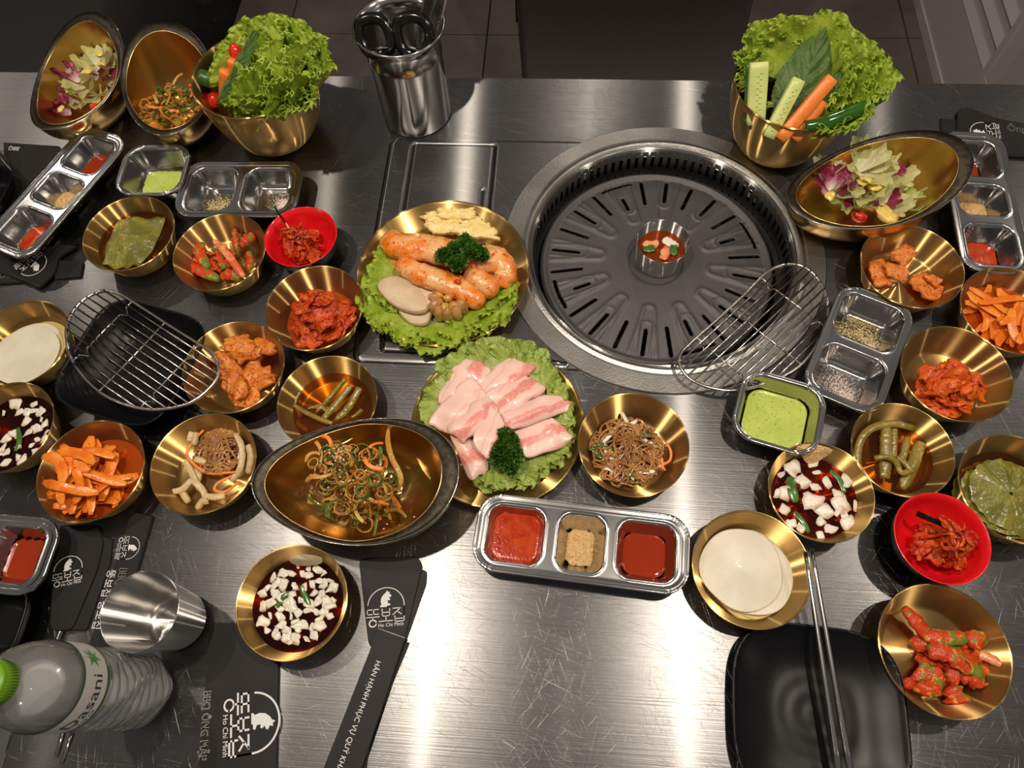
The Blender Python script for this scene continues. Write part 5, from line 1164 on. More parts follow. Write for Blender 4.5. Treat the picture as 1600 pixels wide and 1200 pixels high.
# pork slices
PORK = [([(722, 556), (681, 630), (712, 648), (774, 580)], .020, 'pork slice with a red stripe at the upper left of the plate'),
 ([(800, 552), (740, 610), (768, 642), (842, 574)], .021, 'long pork slice pointing to the upper right of the plate'),
 ([(812, 580), (756, 618), (782, 664), (858, 608)], .026, 'broad pork slice with large red marbled centre, upper right'),
 ([(872, 614), (780, 646), (794, 680), (900, 638)], .027, 'long narrow pork slice reaching to the right rim'),
 ([(864, 652), (793, 676), (820, 718), (900, 690)], .025, 'pork slice with wide white fat along the right front rim'),
 ([(734, 586), (666, 662), (706, 682), (772, 628)], .027, 'folded white pork slice in the middle left of the plate'),
 ([(762, 614), (694, 668), (724, 696), (782, 642)], .031, 'rolled pork slice crossing the middle of the plate'),
 ([(768, 632), (736, 692), (765, 722), (794, 668)], .033, 'short upright pork slice left of the parsley'),
 ([(746, 688), (700, 674), (734, 755), (766, 732)], .021, 'pork slice hanging over the left front beside the oval bowl')]
for i, (q, h, lab) in enumerate(PORK):
    c4 = [P(u, v, h) for u, v in q]
    V, F, U = sheet(c4, .0026, 24, 14, .0035, i * 2.3 + 5, edge=.10, fr=45, dome=.005)
    tag(part('pork_slice', V, F, M_PORK, uv=np.array(U) * np.array([1, [.62, .5, .75, .55, .62, .35, .5, .6, .5][i]]) + np.array([0, [.14, .1, .12, .18, .22, .02, .2, -.05, .25][i]])), lab, 'pork')

# ================================================================ STEEL TRAYS AND CUPS
def tray(name, lab, cat, c, ang, L_, W_, wells, depth, h=.030, group=None, step=.0014, rr=.024):
    """wells: list of (x, half length, half width, corner radius)"""
    hl, hw = L_ / 2, W_ / 2
    def sdf(x, y): return sd_rr(x, y, hl, hw, rr)
    def zf(x, y):
        z = np.full_like(x, 0.0); d = sdf(x, y)
        z += .0022 * np.exp(-((d + .0008) / .0012) ** 2) + .0012 * np.exp(-((d + .0042) / .0012) ** 2)
        for (wx, a, b, r) in wells:
            s = sd_rr(x - wx, y, a, b, r); q = np.clip(-s / .0135, 0, 1)
            z -= depth * np.where(s < 0, np.sin(q * PI / 2) ** 1.0 * .93 + .07 * q, 0)
            z += .0009 * np.exp(-((s - .0006) / .0011) ** 2)
        return z
    V, F = hfield(hl, hw, step, sdf, zf, (c[0], c[1], TZ + h), ang, .0035)
    o = part(name, V, F, M_STEEL); return tag(o, lab, cat, group)
def fill(c, ang, wx, a, b, r, h, mt, name, lab, off=(0, 0), cat='sauce', rough=0, seed=0, dz=.0004, mound=0):
    ca, sa = math.cos(ang), math.sin(ang); cx, cy = c[0] + (wx + off[0]) * ca - off[1] * sa, c[1] + (wx + off[0]) * sa + off[1] * ca
    def zf(x, y):
        d = sd_rr(x, y, a, b, r); z = -.0006 * np.exp(d / .0012)
        z = z + mound * np.clip(-d / min(a, b), 0, 1) ** .7
        if rough: z = z + np.clip(-d / .004, .1, 1) * rough * np.array([noise.noise(Vector((p * 260, q * 260, seed))) + .5 * noise.noise(Vector((p * 700, q * 700, seed))) for p, q in zip(x, y)])
        return z
    def sdf(x, y): return sd_rr(x, y, a, b, r) + (.0012 * np.sin(x * 700 + seed) * np.cos(y * 600) if (rough or off != (0, 0)) else 0)
    V, F = hfield(a + .002, b + .002, .0011 if rough else .0014, sdf, zf, (cx, cy, TZ + h), ang, .0003)
    o = part(name, V, F, mt); o['kind'] = 'stuff'; return tag(o, lab, cat)
W3 = [(-.0635, .0275, .0275, .014), (0, .0225, .0275, .013), (.0620, .0275, .0275, .014)]
GT = 'three compartment steel sauce trays'; DP = .0265
# centre tray
cT1, aT1 = (.0290, .1490), math.radians(-4.2)
tray('sauce_tray', 'three compartment steel sauce tray at the centre front', 'tray', cT1, aT1, .2050, .0755, W3, DP, group=GT)
fill(cT1, aT1, -.0635, .0232, .0232, .011, .0175, M_SAUCE, 'chilli_sauce', 'coarse red chilli sauce filling the left well of the centre tray')
fill(cT1, aT1, 0, .0138, .0180, .009, .0065, M_POWD, 'soybean_powder', 'tan powder in the middle well of the centre tray', (0.0, .0), 'powder', rough=.0018, mound=.008)
fill(cT1, aT1, .062, .0205, .0205, .011, .0110, M_SAUCES, 'red_sauce', 'smooth dark red sauce in the right well of the centre tray')
# left tray
cT2 = P(90, 297, .03); aT2 = angpx(41, 357, 146, 238, .02)
tray('sauce_tray', 'three compartment steel sauce tray slanting at the far left', 'tray', cT2, aT2, .2050, .0755, W3, DP, group=GT)
fill(cT2, aT2, .062, .0185, .0183, .011, .0085, M_SAUCES, 'red_sauce', 'smooth red sauce in the far well of the left tray', (0, -.001))
fill(cT2, aT2, 0, .0138, .0170, .009, .0065, M_POWD, 'soybean_powder', 'tan powder in the middle well of the left tray', (0, 0), 'powder', rough=.0018, mound=.009)
fill(cT2, aT2, -.0635, .0183, .0180, .011, .0080, M_SAUCE, 'chilli_sauce', 'coarse red chilli sauce in the near well of the left tray', (0, -.001))
# right tray
cT3 = P(1536, 312, .03); aT3 = angpx(1540, 384, 1514, 252, .02)
tray('sauce_tray', 'three compartment steel sauce tray along the right edge', 'tray', cT3, aT3, .2050, .0755, W3, DP, group=GT)
fill(cT3, aT3, .062, .0185, .0183, .011, .0085, M_SAUCES, 'red_sauce', 'smooth red sauce in the far well of the right tray', (0, .003))
fill(cT3, aT3, 0, .0138, .0180, .009, .0065, M_POWD, 'soybean_powder', 'tan powder in the middle well of the right tray', (0, .001), 'powder', rough=.0018, mound=.009)
fill(cT3, aT3, -.0635, .0188, .0188, .011, .0090, M_SAUCE, 'chilli_sauce', 'coarse red chilli sauce in the near well of the right tray', (-.001, .003))
# lower left tray, mostly outside the picture
cT4 = P(-50, 872, .03)[:2]; aT4 = angpx(0, 870, 84, 878, .03)
cT4 = P(84, 872, .03)[:2] - np.array([math.cos(aT4), math.sin(aT4)]) * .1045
tray('sauce_tray', 'steel sauce tray cut off by the left edge, left of the spoon pouch', 'tray', cT4, aT4, .2050, .0755, W3, DP, group=GT)
fill(cT4, aT4, .062, .0205, .0205, .011, .0110, M_SAUCES, 'red_sauce', 'smooth dark red sauce in the tray cut off by the left edge', (.001, -.002))
# two compartment trays
W2 = [(-.0350, .0290, .0330, .015), (.0350, .0290, .0330, .015)]
cS1 = ((-.476 - .326) / 2, (.556 + .566) / 2 + .002); aS1 = angpx(330, 258, 425, 258, .03) ; aS1 = math.radians(1.5)
tray('seasoning_tray', 'two compartment steel seasoning tray on the left below the lettuce bowl', 'tray', cS1, aS1, .1520, .0860, W2, .024, group='two compartment steel trays')
aS2 = angpx(1305, 560, 1372, 505, .02); cS2 = P(1343, 543, .03)[:2]; aS2 = angpx(1328, 595, 1364, 500, .02)
tray('seasoning_tray', 'two compartment steel seasoning tray on the right beside the wire rack', 'tray', cS2, aS2, .1450, .0820, W2, .024, group='two compartment steel trays')
def grains(c, ang, pts, n, s, mt, name, lab, seed, zh=.0068):
    rs = random.Random(seed); mb = MB(); ca, sa = math.cos(ang), math.sin(ang)
    for i in range(n):
        x, y, sp = rs.choice(pts); x, y = rs.gauss(x, sp), rs.gauss(y, sp); dd = max(0, abs(x) * 0)
        X, Y = c[0] + x * ca - y * sa, c[1] + x * sa + y * ca
        a = s * rs.uniform(.5, 1.2); z = TZ + zh + a * .4 + rs.random() * .0012
        d = [np.array([rs.uniform(.6, 1) * a * q for q in v]) for v in ((1, 0, 0), (0, 1, 0), (-1, 0, 0), (0, -1, 0), (0, 0, 1), (0, 0, -1))]
        V = np.array(d) + (X, Y, z); mb.add((V, [(0, 1, 4), (1, 2, 4), (2, 3, 4), (3, 0, 4), (1, 0, 5), (2, 1, 5), (3, 2, 5), (0, 3, 5)]))
    tag(mb.part(name, mt, None, kind='stuff', smooth=False), lab, 'seasoning')
grains(cS1, aS1, [(-.032, -.006, .007), (-.024, -.010, .006), (-.040, -.008, .006)], 900, .0007, M_SEEDP, 'seasoning_powder', 'coarse seasoning in sesame oil in the left well of the left tray', 3)
fill(cS1, aS1, -.035, .0170, .0165, .011, .0075, L_CLEAR, 'sesame_oil', 'clear yellowish oil in the left well of the left seasoning tray', (.001, -.006))
grains(cS1, aS1, [(.050, -.006, .005), (.054, -.008, .005), (.046, -.004, .007)], 1500, .0006, M_SALT, 'pink_salt', 'pink salt in the right well of the left seasoning tray', 4, .0066)
grains(cS2, aS2, [(.030, .012, .007), (.034, -.002, .007), (.026, -.012, .006), (.020, -.014, .003)], 1100, .0008, M_SEEDP, 'seasoning_powder', 'coarse seasoning in oil in the far well of the right tray', 5)
fill(cS2, aS2, .035, .0180, .0200, .012, .0075, L_CLEAR, 'sesame_oil', 'clear oil in the far well of the right seasoning tray')
grains(cS2, aS2, [(-.042, -.004, .008), (-.050, -.010, .006), (-.036, .004, .008)], 1500, .00055, M_SALT, 'pink_salt', 'scattered pink and white salt in the near well of the right tray', 6, .0066)
# square cups
def sq_cup(c, ang, lab):
    s = .0435; tray('sauce_cup', lab, 'cup', c, ang, s * 2, s * 1.86, [(0, s - .0055, s * .95 - .0055, .019)], .030, .034, 'square steel sauce cups', .0012, .026)
cQ1, aQ1 = P(240, 266, .034)[:2], math.radians(2); sq_cup(cQ1, aQ1, 'square steel cup of green sauce at the left, above the folded leaf bowl')
cQ2, aQ2 = P(1218, 644, .034)[:2], math.radians(-16); sq_cup(cQ2, aQ2, 'square steel cup of green sauce on the right, below the wire rack')
fill(cQ1, aQ1, 0, .0260, .0230, .012, .0115, M_GREENS, 'green_sauce', 'pale green herb sauce in the left square cup', (.002, -.004))
fill(cQ2, aQ2, 0, .0310, .0290, .015, .0165, M_GREENS, 'green_sauce', 'pale green herb sauce in the right square cup')

# ================================================================ BLACK DISHES
def squircle(x, y, a, p=3.2): return (np.abs(x / a) ** p + np.abs(y / a) ** p) ** (1 / p) * a - a
def black_dish(name, lab, c, ang, a, h, floor, p=3.4, rip=True, group=None):
    def zf(x, y):
        d = squircle(x, y, a, p); q = np.clip(-d / (a * .55), 0, 1); z = h - (h - floor) * np.sin(q * PI / 2) ** .9
        r = np.hypot(x, y)
        if rip: z = z + .00013 * np.sin(r * 420) * np.clip((a * .60 - r) / .02, 0, 1)
        return z + .001 * np.exp(-((d + .0015) / .0012) ** 2)
    V, F = hfield(a, a, .0021, lambda x, y: squircle(x, y, a, p), zf, (c[0], c[1], TZ), ang, .003)
    t = thing(name, lab, 'dish', (c[0], c[1], TZ), group); part('top', V, F, M_BLKM, t)
    th = np.linspace(0, 2 * PI, 72, endpoint=False); sq = lambda k: np.stack([k * a * np.cos(th), k * a * np.sin(th)], 1) / ((np.abs(np.cos(th)) ** p + np.abs(np.sin(th)) ** p) ** (1 / p))[:, None]
    ca, sa = math.cos(ang), math.sin(ang); R = lambda xy, z: np.stack([c[0] + xy[:, 0] * ca - xy[:, 1] * sa, c[1] + xy[:, 0] * sa + xy[:, 1] * ca, np.full(len(xy), TZ + z)], 1)
    V = np.concatenate([R(sq(.55), 0), R(sq(.60), .0008), R(sq(.85), h * .45), R(sq(1.0), h - .001)]); F = [(f[0], f[3], f[2], f[1]) for f in gridF(4, 72, False, True)] + [list(range(72))[::-1]]
    part('underside', V, F, M_BLKM, t); return t
cBP = (.2400, .0130); black_dish('square_plate', 'black rounded square plate at the lower right with chopsticks across it', cBP, math.radians(-3), .0745, .019, .0045)
cBD = (-.4655, .3210); black_dish('square_bowl', 'deep black rounded square bowl under the left wire rack', cBD, math.radians(-14), .0690, .036, .006, p=4.2, rip=False)
cB3 = P(-12, 975, .02)[:2]; black_dish('square_bowl', 'black dish cut off by the left edge above the water bottle', cB3, 0, .035, .03, .005, rip=False)
cB4 = P(-22, 300, .02)[:2]; black_dish('square_bowl', 'black dish cut off by the upper left edge beside the sauce tray', cB4, 0, .035, .03, .005, rip=False)

# ================================================================ WIRE RACKS
def rack(lab, outline, zf, dirpx, nw, crosses, h, rise=0):
    loop = smooth_loop([P(u, v, h) for u, v in outline], 110); c = loop.mean(0); t = thing('wire_rack', lab, 'rack', c, 'half oval wire racks')
    part('frame_wire', *tube(loop, .0019, 8, True), M_WIRE, t)
    a, b = P(*dirpx[:2], h), P(*dirpx[2:], h); d = (b - a)[:2]; d /= np.linalg.norm(d); n = np.array([-d[1], d[0]]); q = (loop[:, :2] - c[:2])
    lo, hi = (q @ n).min(), (q @ n).max()
    def chord(o, dd, nn):
        s = q @ nn - o; ts = []
        for i in range(len(q)):
            j = (i + 1) % len(q)
            if s[i] * s[j] < 0: f = s[i] / (s[i] - s[j]); ts.append((q[i] + (q[j] - q[i]) * f) @ dd)
        return (min(ts), max(ts)) if len(ts) >= 2 else None
    for k in range(nw):
        o = lo + (hi - lo) * (k + 1) / (nw + 1); r = chord(o, d, n)
        if r: 
            A = np.r_[c[:2] + d * r[0] + n * o, c[2] + .0022]; B = np.r_[c[:2] + d * r[1] + n * o, c[2] + .0022]; part('wire', *tube([A, (A + B) / 2, B], .0010, 6), M_WIRE, t)
    for o in crosses:
        r = chord(o, n, d)
        if r:
            m_ = lambda f, z: np.r_[c[:2] + d * o + n * (r[0] + (r[1] - r[0]) * f), c[2] + z]
            pts = [m_(0, 0), m_(.10, 0), m_(.16, -.012), m_(.22, -.001), m_(.5, -.001), m_(.78, -.001), m_(.84, -.012), m_(.90, 0), m_(1, 0)] if abs(o) > .02 else [m_(0, 0), m_(.5, -.001), m_(1, 0)]
            part('cross_wire', *tube(pts, .0013, 6), M_WIRE, t)
rack('half oval wire rack lying over the black square bowl on the left', [(104, 515), (112, 490), (132, 468), (160, 455), (187, 460), (225, 483), (262, 507), (305, 534), (330, 550), (341, 572), (336, 596), (310, 622), (280, 635), (235, 640), (190, 630), (155, 612), (125, 582), (108, 550)], None, (170, 470, 330, 575), 11, (-.052, 0, .052), .041)
rack('half oval wire rack leaning on the right edge of the grill ring', [(1062, 570), (1064, 552), (1080, 535), (1120, 500), (1160, 464), (1196, 428), (1222, 414), (1250, 415), (1275, 432), (1290, 462), (1294, 490), (1282, 528), (1262, 560), (1238, 580), (1200, 598), (1150, 610), (1110, 606), (1078, 592)], None, (1075, 570, 1215, 440), 11, (-.055, 0, .055), .022)

# ================================================================ CHOPSTICKS
def chopstick(a, b, lab, r0=.0032, r1=.0018, group=None):
    p = bez([a, b], 10); V, F = tube(p, 1.0, 10, scale=np.linspace(r1, r0, 10)); tag(part('chopstick', V, F, M_STEEL), lab, 'chopstick', group)
chopstick(P(1258, 862, .0395), P(1312, 1215, .026), 'left steel chopstick of the pair across the black plate')
chopstick(P(1268, 858, .0395), P(1330, 1215, .026), 'right steel chopstick of the pair across the black plate')

# ================================================================ BLACK PAPER SLEEVES
def slab(parent, name, pts, h0, h1, mt=M_BLKP, bev=.0008, rnd=0):
    q = np.array([P(u, v, h1)[:2] for u, v in pts]); 
    if rnd: # chamfer the corners
        o = []
        for i in range(len(q)):
            a, b, c = q[i - 1], q[i], q[(i + 1) % len(q)]; la, lc = np.linalg.norm(a - b), np.linalg.norm(c - b); f = min(rnd, la * .4, lc * .4)
            A, B = b + (a - b) / la * f, b + (c - b) / lc * f
            o += [A, .25 * A + .5 * b + .25 * B, B]
        q = np.array(o)
    return part(name, *prism(q, TZ + h0, TZ + h1, bev), mt, parent, smooth=False)
H_ = lambda u, v, h: P(u, v, h)
def on(parent, s, a, b, h, hs=1.0, bold=0.0): return text_on(s, P(*a, h)[:2], P(*b, h)[:2], TZ + h + .0001, parent, hscale=hs, bold=bold)
# centre spoon pouch and chopstick sleeve
t = thing('spoon_pouch', 'black paper spoon pouch with white round emblem at the centre front', 'pouch', P(612, 930, 0))
slab(t, 'pouch_body', [(560, 872), (652, 869), (660, 884), (632, 1000), (622, 1010), (576, 1012)], .0005, .004, rnd=.006)
slab(t, 'back_layer', [(640, 880), (667, 893), (666, 912), (632, 1008), (618, 1005)], .0003, .0022, rnd=.002)
logo(P(603, 950, .0042), P(603, 900, .0042) - P(603, 950, .0042), np.linalg.norm(P(574, 950, .004) - P(632, 950, .004)), TZ + .0042, t)
t = thing('chopstick_sleeve', 'black paper chopstick sleeve with a line of white capitals, on the centre spoon pouch', 'sleeve', P(570, 1100, 0))
slab(t, 'sleeve_body', [(591, 982), (633, 997), (535, 1290), (478, 1270)], .0045, .0085)
part('folded_edge', *sweep([P(591, 982, .0088), P(633, 997, .0088)], flat(.001, .0006), up=(0, 0, 1)), mat('grey_paper_edge', (.30, .28, .27), rough=.6), t, label='light folded edge')
on(t, 'HÂN HẠNH PHỤC VỤ QUÝ KHÁCH', (588, 1032), (518, 1222), .0087, 1.05)
t = thing('chopstick_sleeve', 'black strip half hidden below the lettered chopstick sleeve', 'sleeve', P(590, 1100, 0))
slab(t, 'sleeve_body', [(600, 1000), (639, 1004), (578, 1150), (560, 1290), (520, 1290)], .0003, .0030)  # flat black strip beside and below the lettered sleeve
chopstick(P(562, 1140, .0042), P(553, 1240, .0042), 'steel chopstick end peeking out beside the centre sleeve', .0024, .0024)
# napkin packet
t = thing('napkin_packet', 'large black napkin packet with white emblem and capitals at the lower left', 'packet', P(375, 1100, 0))
slab(t, 'packet_body', [(327, 972), (350, 974), (436, 976), (434, 1100), (430, 1290), (303, 1290), (318, 1100)], .0003, .0038)
mb = MB()
for k in range(26):
    a = P(327 + k * 4.2, 974.5 - k * .0, .0036); mb.add(prism([(a[0] - .0009, a[1] - .001), (a[0] + .0009, a[1] - .001), (a[0], a[1] + .0022)], TZ + .0026, TZ + .0036))
mb.part('serrated_edge', M_BLKP, t, smooth=False)
dwn = P(385, 1190, .004) - P(385, 1110, .004); upv = np.array([-dwn[1], dwn[0]])
logo(P(390, 1130, .004), upv, np.linalg.norm(P(380, 1085, .004) - P(375, 1180, .004)) * 1.02, TZ + .0040, t, lw=.034)
on(t, 'BBQ ÔNG MẬP', (319, 1081), (311, 1189), .0040, 1.15, .0003)
# left spoon pouch
t = thing('spoon_pouch', 'black paper spoon pouch with white emblem between the left sauce tray and the sleeve', 'pouch', P(110, 900, 0))
slab(t, 'pouch_body', [(92, 820), (150, 819), (162, 845), (152, 890), (112, 985), (78, 985), (82, 900)], .0005, .004, rnd=.006)
slab(t, 'back_layer', [(155, 835), (176, 842), (172, 880), (135, 985), (110, 985)], .0003, .0022, rnd=.002)
logo(P(106, 893, .0042), P(108, 860, .0042) - P(106, 893, .0042), np.linalg.norm(P(85, 895, .004) - P(129, 895, .004)), TZ + .0042, t)
t = thing('chopstick_sleeve', 'black paper chopstick sleeve with emblem standing behind the steel cup at lower left', 'sleeve', P(185, 900, 0))
slab(t, 'sleeve_body', [(206, 799), (238, 806), (215, 885), (188, 990), (172, 1030), (133, 1026)], .0005, .0045)
dn = P(192, 872, .0047) - P(200, 838, .0047); logo(P(199, 856, .0047), np.array([-dn[1], dn[0]]), np.linalg.norm(P(202, 838, .0047) - P(195, 872, .0047)) * 1.05, TZ + .0047, t)
on(t, 'BBQ ÔNG MẬP', (188, 888), (160, 985), .0047, 1.3, .0002)
on(t, '뚱보집 뚱보집', (170, 890), (144, 982), .0047, 1.0)
chopstick(P(95, 985, .004), P(85, 1010, .004), 'steel chopstick end beside the left spoon pouch', .002, .002)
# upper left pouch and sleeves
t = thing('spoon_pouch', 'black paper spoon pouch with upside down emblem below the left sauce tray', 'pouch', P(50, 420, 0))
slab(t, 'pouch_body', [(-20, 392), (60, 388), (102, 382), (122, 384), (92, 400), (86, 425), (60, 450), (40, 440), (-20, 420)], .003, .006, rnd=.004)
dn = P(58, 400, .006) - P(40, 425, .006); lg = P(50, 412, .006)
logo(lg, P(68, 420, .006) - P(44, 400, .006), .034, TZ + .0062, t)
t = thing('chopstick_sleeve', 'black paper sleeve with upside down lettering at the left edge', 'sleeve', P(20, 435, 0))
slab(t, 'sleeve_body', [(-40, 412), (40, 420), (45, 440), (-40, 446)], .0005, .0028)
on(t, 'BBQ Ông Mập', (28, 424), (-62, 426), .0030, 1.15, .0002)
t = thing('chopstick_sleeve', 'black paper sleeve end poking out right of the upper left pouch', 'sleeve', P(105, 425, 0))
slab(t, 'sleeve_body', [(85, 405), (130, 410), (126, 432), (85, 436)], .0005, .0028)
t = thing('napkin_packet', 'black napkin packet behind the left sauce tray', 'packet', P(60, 270, 0))
slab(t, 'packet_body', [(5, 222), (92, 228), (100, 240), (80, 330), (8, 335)], .0003, .0035)
on(t, 'BBQ', (31, 230), (15, 229), .0037, 1.1)
# top right
t = thing('spoon_pouch', 'black paper spoon pouch with emblem behind the right sauce tray', 'pouch', P(1540, 200, 0))
slab(t, 'pouch_body', [(1498, 170), (1512, 167), (1560, 185), (1620, 196), (1620, 245), (1560, 243), (1492, 228)], .002, .005, rnd=.004)
logo(P(1541, 208, .005), P(1522, 206, .005) - P(1545, 208, .005), .036, TZ + .0052, t)
on(t, 'Ông Mập', (1575, 204), (1640, 210), .0052, 1.1, .0002)
t = thing('chopstick_sleeve', 'black paper sleeve sticking out left of the upper right pouch', 'sleeve', P(1480, 195, 0))
slab(t, 'sleeve_body', [(1470, 184), (1496, 187), (1496, 212), (1471, 212)], .0003, .0025)

# ================================================================ STEEL CUPS, CANISTER, BOTTLE
vessel('steel_tumbler', 'brushed steel tumbler standing at lower left beside the bottle', 'cup', (-.3554, .0582, TZ + .005), [(.0245, 0), (.0265, .001), (.0280, .006), (.0342, .0735), (.0346, .0748)], [(.0338, .0744), (.0272, .006), (.0250, .0030), (.017, .0030), (.0165, .0045), (.001, .0045)], M_STEELB)
vessel('steel_tumbler', 'brushed steel tumbler cut off by the upper left edge', 'cup', (P(-12, 275)[0], P(-12, 275)[1], TZ), [(.0245, 0), (.0265, .001), (.0280, .006), (.0342, .0735), (.0346, .0748)], [(.0338, .0744), (.0272, .006), (.0250, .0030), (.001, .0030)], M_STEELB)
cx_, cy_ = -.2020, .7230
t = thing('utensil_canister', 'tall polished steel utensil canister at the back edge of the table', 'canister', (cx_, cy_, TZ))
CH = .135
V, F = lathe([(.040, 0), (.0445, .0015), (.0455, .004), (.0455, CH - .040), (.0462, CH - .038), (.0462, CH - .035), (.0455, CH - .033), (.0455, CH - .016), (.0475, CH - .010), (.0530, CH - .002), (.0548, CH), (.0550, CH + .0018), (.0540, CH + .0030), (.0522, CH + .0024), (.0465, CH - .006), (.0445, CH - .016), (.0440, .004), (.001, .003)], (cx_, cy_, TZ), 110, (True, True)); part('body', V, F, M_STEEL, t)
# scissors
def scissors(c, lab):
    t = thing('scissors', lab, 'scissors', c)
    for sx, pts in ((-1, [(561, 40), (571, 31), (590, 29), (603, 40), (612, 66), (606, 80), (592, 86), (575, 80), (564, 62)]), (1, [(620, 44), (628, 30), (648, 27), (664, 35), (671, 52), (668, 70), (652, 84), (634, 82), (624, 66)])):
        lp_ = smooth_loop([P(u, v, .140 + (55 - v) * .0005) for u, v in pts], 50)
        part('handle', *sweep(lp_, np.stack([.0062 * np.cos(np.linspace(0, 2 * PI, 12, endpoint=False)), .0070 * np.sin(np.linspace(0, 2 * PI, 12, endpoint=False))], 1), True), M_BLKG, t)
        part('blade', *sweep([P(592 if sx < 0 else 645, 75, .145), np.array([cx_ + sx * .004, cy_ + .002, TZ + .10]), np.array([cx_ - sx * .010, cy_, TZ + .012])], flat(.010, .002), up=(0, 1, .1), scale=[.8, 1, .4]), M_STEEL, t)
    V, F = blob((cx_, cy_ + .002, TZ + .10), (.004, .004, .004), 1, 0); part('pivot', V, F, M_STEEL, t)
scissors((cx_, cy_, TZ + .01), 'pair of scissors with glossy black ring handles standing in the steel canister')
t = thing('tongs', 'steel tongs with dimpled arms standing in the steel canister', 'tongs', (cx_ + .01, cy_, TZ + .01))
for k, (a, b) in enumerate([((672, 70, .10), (694, -22, .185)), ((660, 60, .10), (676, -18, .19))]):
    pth = bez([np.array([cx_ + .004 + .01 * k, cy_ + .004, TZ + .012]), P(*a), P(*b)], 24); part('arm', *sweep(pth, flat(.0135, .0035), up=(0, -.8, .5)), mat('satin_tong_steel', (.62, .60, .57), rough=.35, metal=1), t)
    T_, N_, B_ = frames(pth); uu = np.array([0, -.8, .5]); mb = MB()
    for i in range(44):
        f = .45 + .55 * i / 44; q = pth[0] * 0; ii = f * (len(pth) - 1); i0 = min(int(ii), len(pth) - 2); q = pth[i0] + (pth[i0 + 1] - pth[i0]) * (ii - i0); T1_ = T_[i0]; u_ = uu - T1_ * (uu @ T1_); u_ /= np.linalg.norm(u_); s_ = np.cross(T1_, u_)
        for o in (-.0036, -.0012, .0012, .0036): mb.add(blob(q + s_ * (o + (.0006 if i % 2 else -.0006)) + u_ * .0018, (.0009, .0009, .0009), 0, 0, nu=4, nv=6))
    mb.part('dimples', M_PIT, t, kind='stuff')  # black bumps stand in for the shade inside the dimples

bx_, by_ = -.3755, -.0055
t = thing('water_bottle', 'clear plastic water bottle with green cap and a white label at the lower left', 'bottle', (bx_, by_, TZ))
R0 = .0318
pr = [(.012, .002), (.024, 0), (.029, .004), (.0305, .010)]
for k in range(9): z = .014 + k * .0105; pr += [(R0, z), (R0, z + .004), (R0 - .0022, z + .0065), (R0 - .0022, z + .008)]
pr += [(R0, .112), (R0 + .0004, .116), (R0 + .0004, .152), (R0, .155), (.0305, .166), (.026, .180), (.019, .188), (.0145, .193), (.0135, .198)]
V, F = lathe(pr, (bx_, by_, TZ), 72, (True, False))
a_ = np.arctan2(V[:, 1] - by_, V[:, 0] - bx_); zz = V[:, 2] - TZ; amp_ = .0016 * np.clip((.108 - zz) / .02, 0, 1) * np.clip(zz / .01, 0, 1)
V[:, 0] += amp_ * np.sin(5 * a_ + zz * 90) * np.cos(a_); V[:, 1] += amp_ * np.sin(5 * a_ + zz * 90) * np.sin(a_)
part('bottle_shell', V, F, L_PET, t)
V, F = lathe([(.010, .003), (.0225, .002), (.0285, .006), (R0 - .003, .012), (R0 - .003, .150), (R0 - .0035, .1505), (.0002, .1505)], (bx_, by_, TZ), 60, (True, False)); part('water', V, F, L_WATER, t)
part('cap', *lathe([(.0150, .196), (.0152, .2105), (.0140, .2125), (.001, .2128)], (bx_, by_, TZ), 60, (False, True)), mat('green_bottle_cap', (.14, .31, .012), rough=.35, trl=.1), t)
mb = MB()
for k in range(48):
    a = 2 * PI * k / 48; mb.add(tube([(bx_ + .0152 * math.cos(a), by_ + .0152 * math.sin(a), TZ + .198), (bx_ + .0152 * math.cos(a), by_ + .0152 * math.sin(a), TZ + .209)], .0004, 4))
mb.part('cap_ridges', MC['green_bottle_cap'], t)
M_LAB = mat('white_bottle_label', (.60, .59, .56), rough=.45); M_LABG = mat('dark_green_label_edge', (.03, .10, .02), rough=.4); M_LABK = mat('dark_label_letters', (.03, .03, .035), rough=.5); M_LABL = mat('green_leaf_print', (.06, .26, .05), rough=.5)
RL = R0 + .0012
part('label', *lathe([(RL, .120), (RL, .150)], (bx_, by_, TZ), 90), M_LAB, t)
part('label_band', *lathe([(RL + .0002, .1495), (RL + .0002, .1520)], (bx_, by_, TZ), 90), M_LABG, t); part('label_band', *lathe([(RL + .0002, .1175), (RL + .0002, .1202)], (bx_, by_, TZ), 90), M_LABG, t)
def wrap(V, F, mt, name, a0, z0, k, rot=1):
    """flat x, y drawing bent round the bottle; text runs round it with its top towards the cap"""
    V = np.asarray(V); an = a0 + V[:, 0] * k / RL; z = z0 + V[:, 1] * k; r = RL + .0005
    part(name, np.stack([bx_ + r * np.cos(an), by_ + r * np.sin(an), TZ + z], 1), F, mt, t, smooth=False)
V, F = text_mesh('Dasani'); V = V.copy(); wrap(V, F, M_LABK, 'label_text', math.radians(-62), .1280, .0175)
V, F = text_mesh('510 ml'); wrap(V, F, M_LABK, 'label_text', math.radians(-72) + .35, .1225, .0055)
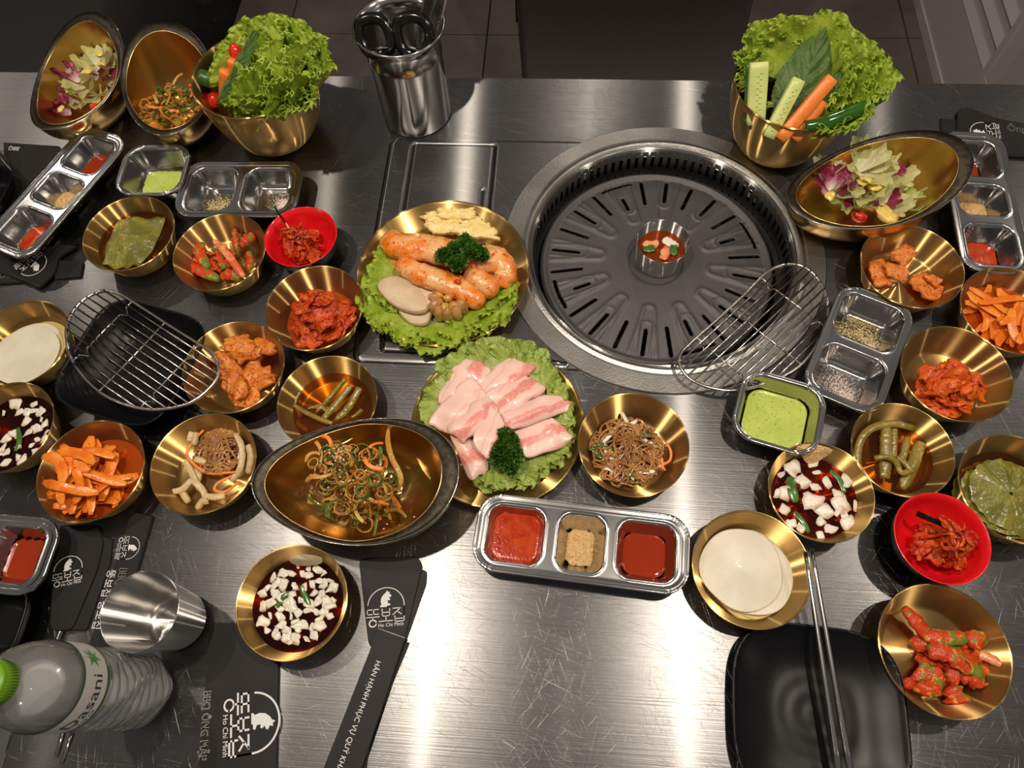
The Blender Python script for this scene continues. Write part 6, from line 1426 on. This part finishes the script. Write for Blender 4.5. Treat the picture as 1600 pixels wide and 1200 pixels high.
leafp = [(0, 0), (.10, .30), (.36, .42), (.16, .12), (.50, .02), (.14, -.10), (.30, -.38), (.06, -.20), (-.10, -.46), (-.10, -.14), (-.42, -.22), (-.16, .04), (-.40, .34), (-.06, .22), (0, .5)]
V = np.array([(x, y, 0) for x, y in leafp]); wrap(V, [(0, i, i + 1) for i in range(1, len(leafp) - 1)], M_LABL, 'label_leaf', math.radians(42), .1355, .019)

# second cover panel under the bottle, lower left
t = thing('grill_cover', 'brushed steel cover panel with two grip slots under the bottle in the lower left corner', 'panel', P(60, 1150, 0))
q = [P(28, 1130)[:2], P(-120, 1130)[:2] , P(-200, 1330)[:2], P(-50, 1330)[:2]]
e0, e1 = P(25, 1140), P(2, 1200)
pl = [(-.68, -.33), (-.476, -.33), (-.476, .02), (-.68, .02)]
x_e = (e0[0] + e1[0]) / 2
part('left_panel', *prism([(x_e - .2, -.33), (x_e - .0015, -.33), (x_e - .0015, .03), (x_e - .2, .03)], TZ, TZ + .0016, .0006), M_STEEL, t, smooth=False)
pn = prism([(x_e + .0015, -.33), (x_e + .155, -.33), (x_e + .155, -.045), (x_e + .0015, -.045)], TZ, TZ + .0008, .0003)
sl = [(P(101, 1140), P(89, 1180)), (P(114, 1145), P(97, 1192))]
for a, b in sl: part('grip_slot', *sweep([a + np.array([0, 0, .0008]), b + np.array([0, 0, .0008])], circ(.0018, 8, .0012)), M_STEEL, t)

# ================================================================ labels of small groups of look-alikes: told apart by their order in the picture
from collections import defaultdict
bpy.context.view_layer.update()
grp_ = defaultdict(list)
for o in C.objects:
    if o.parent is None and o.get('label') and o.get('group'): grp_[o['label']].append(o)
ORD = 'first second third fourth fifth sixth seventh eighth ninth tenth eleventh twelfth'.split()
def centre_px(o):
    q = o.location + (sum((Vector(b) for b in o.bound_box), Vector()) / 8 if o.type == 'MESH' else Vector())
    d = q - Vector((0, 0, CAMZ)); return d.dot(XR) / d.dot(XF)
for lab_, os_ in grp_.items():
    if 2 <= len(os_) <= 12:
        for i_, o in enumerate(sorted(os_, key=centre_px)):
            q_ = f'{lab_}, {ORD[i_]} from the left'
            if len(q_.split()) <= 16: o['label'] = q_
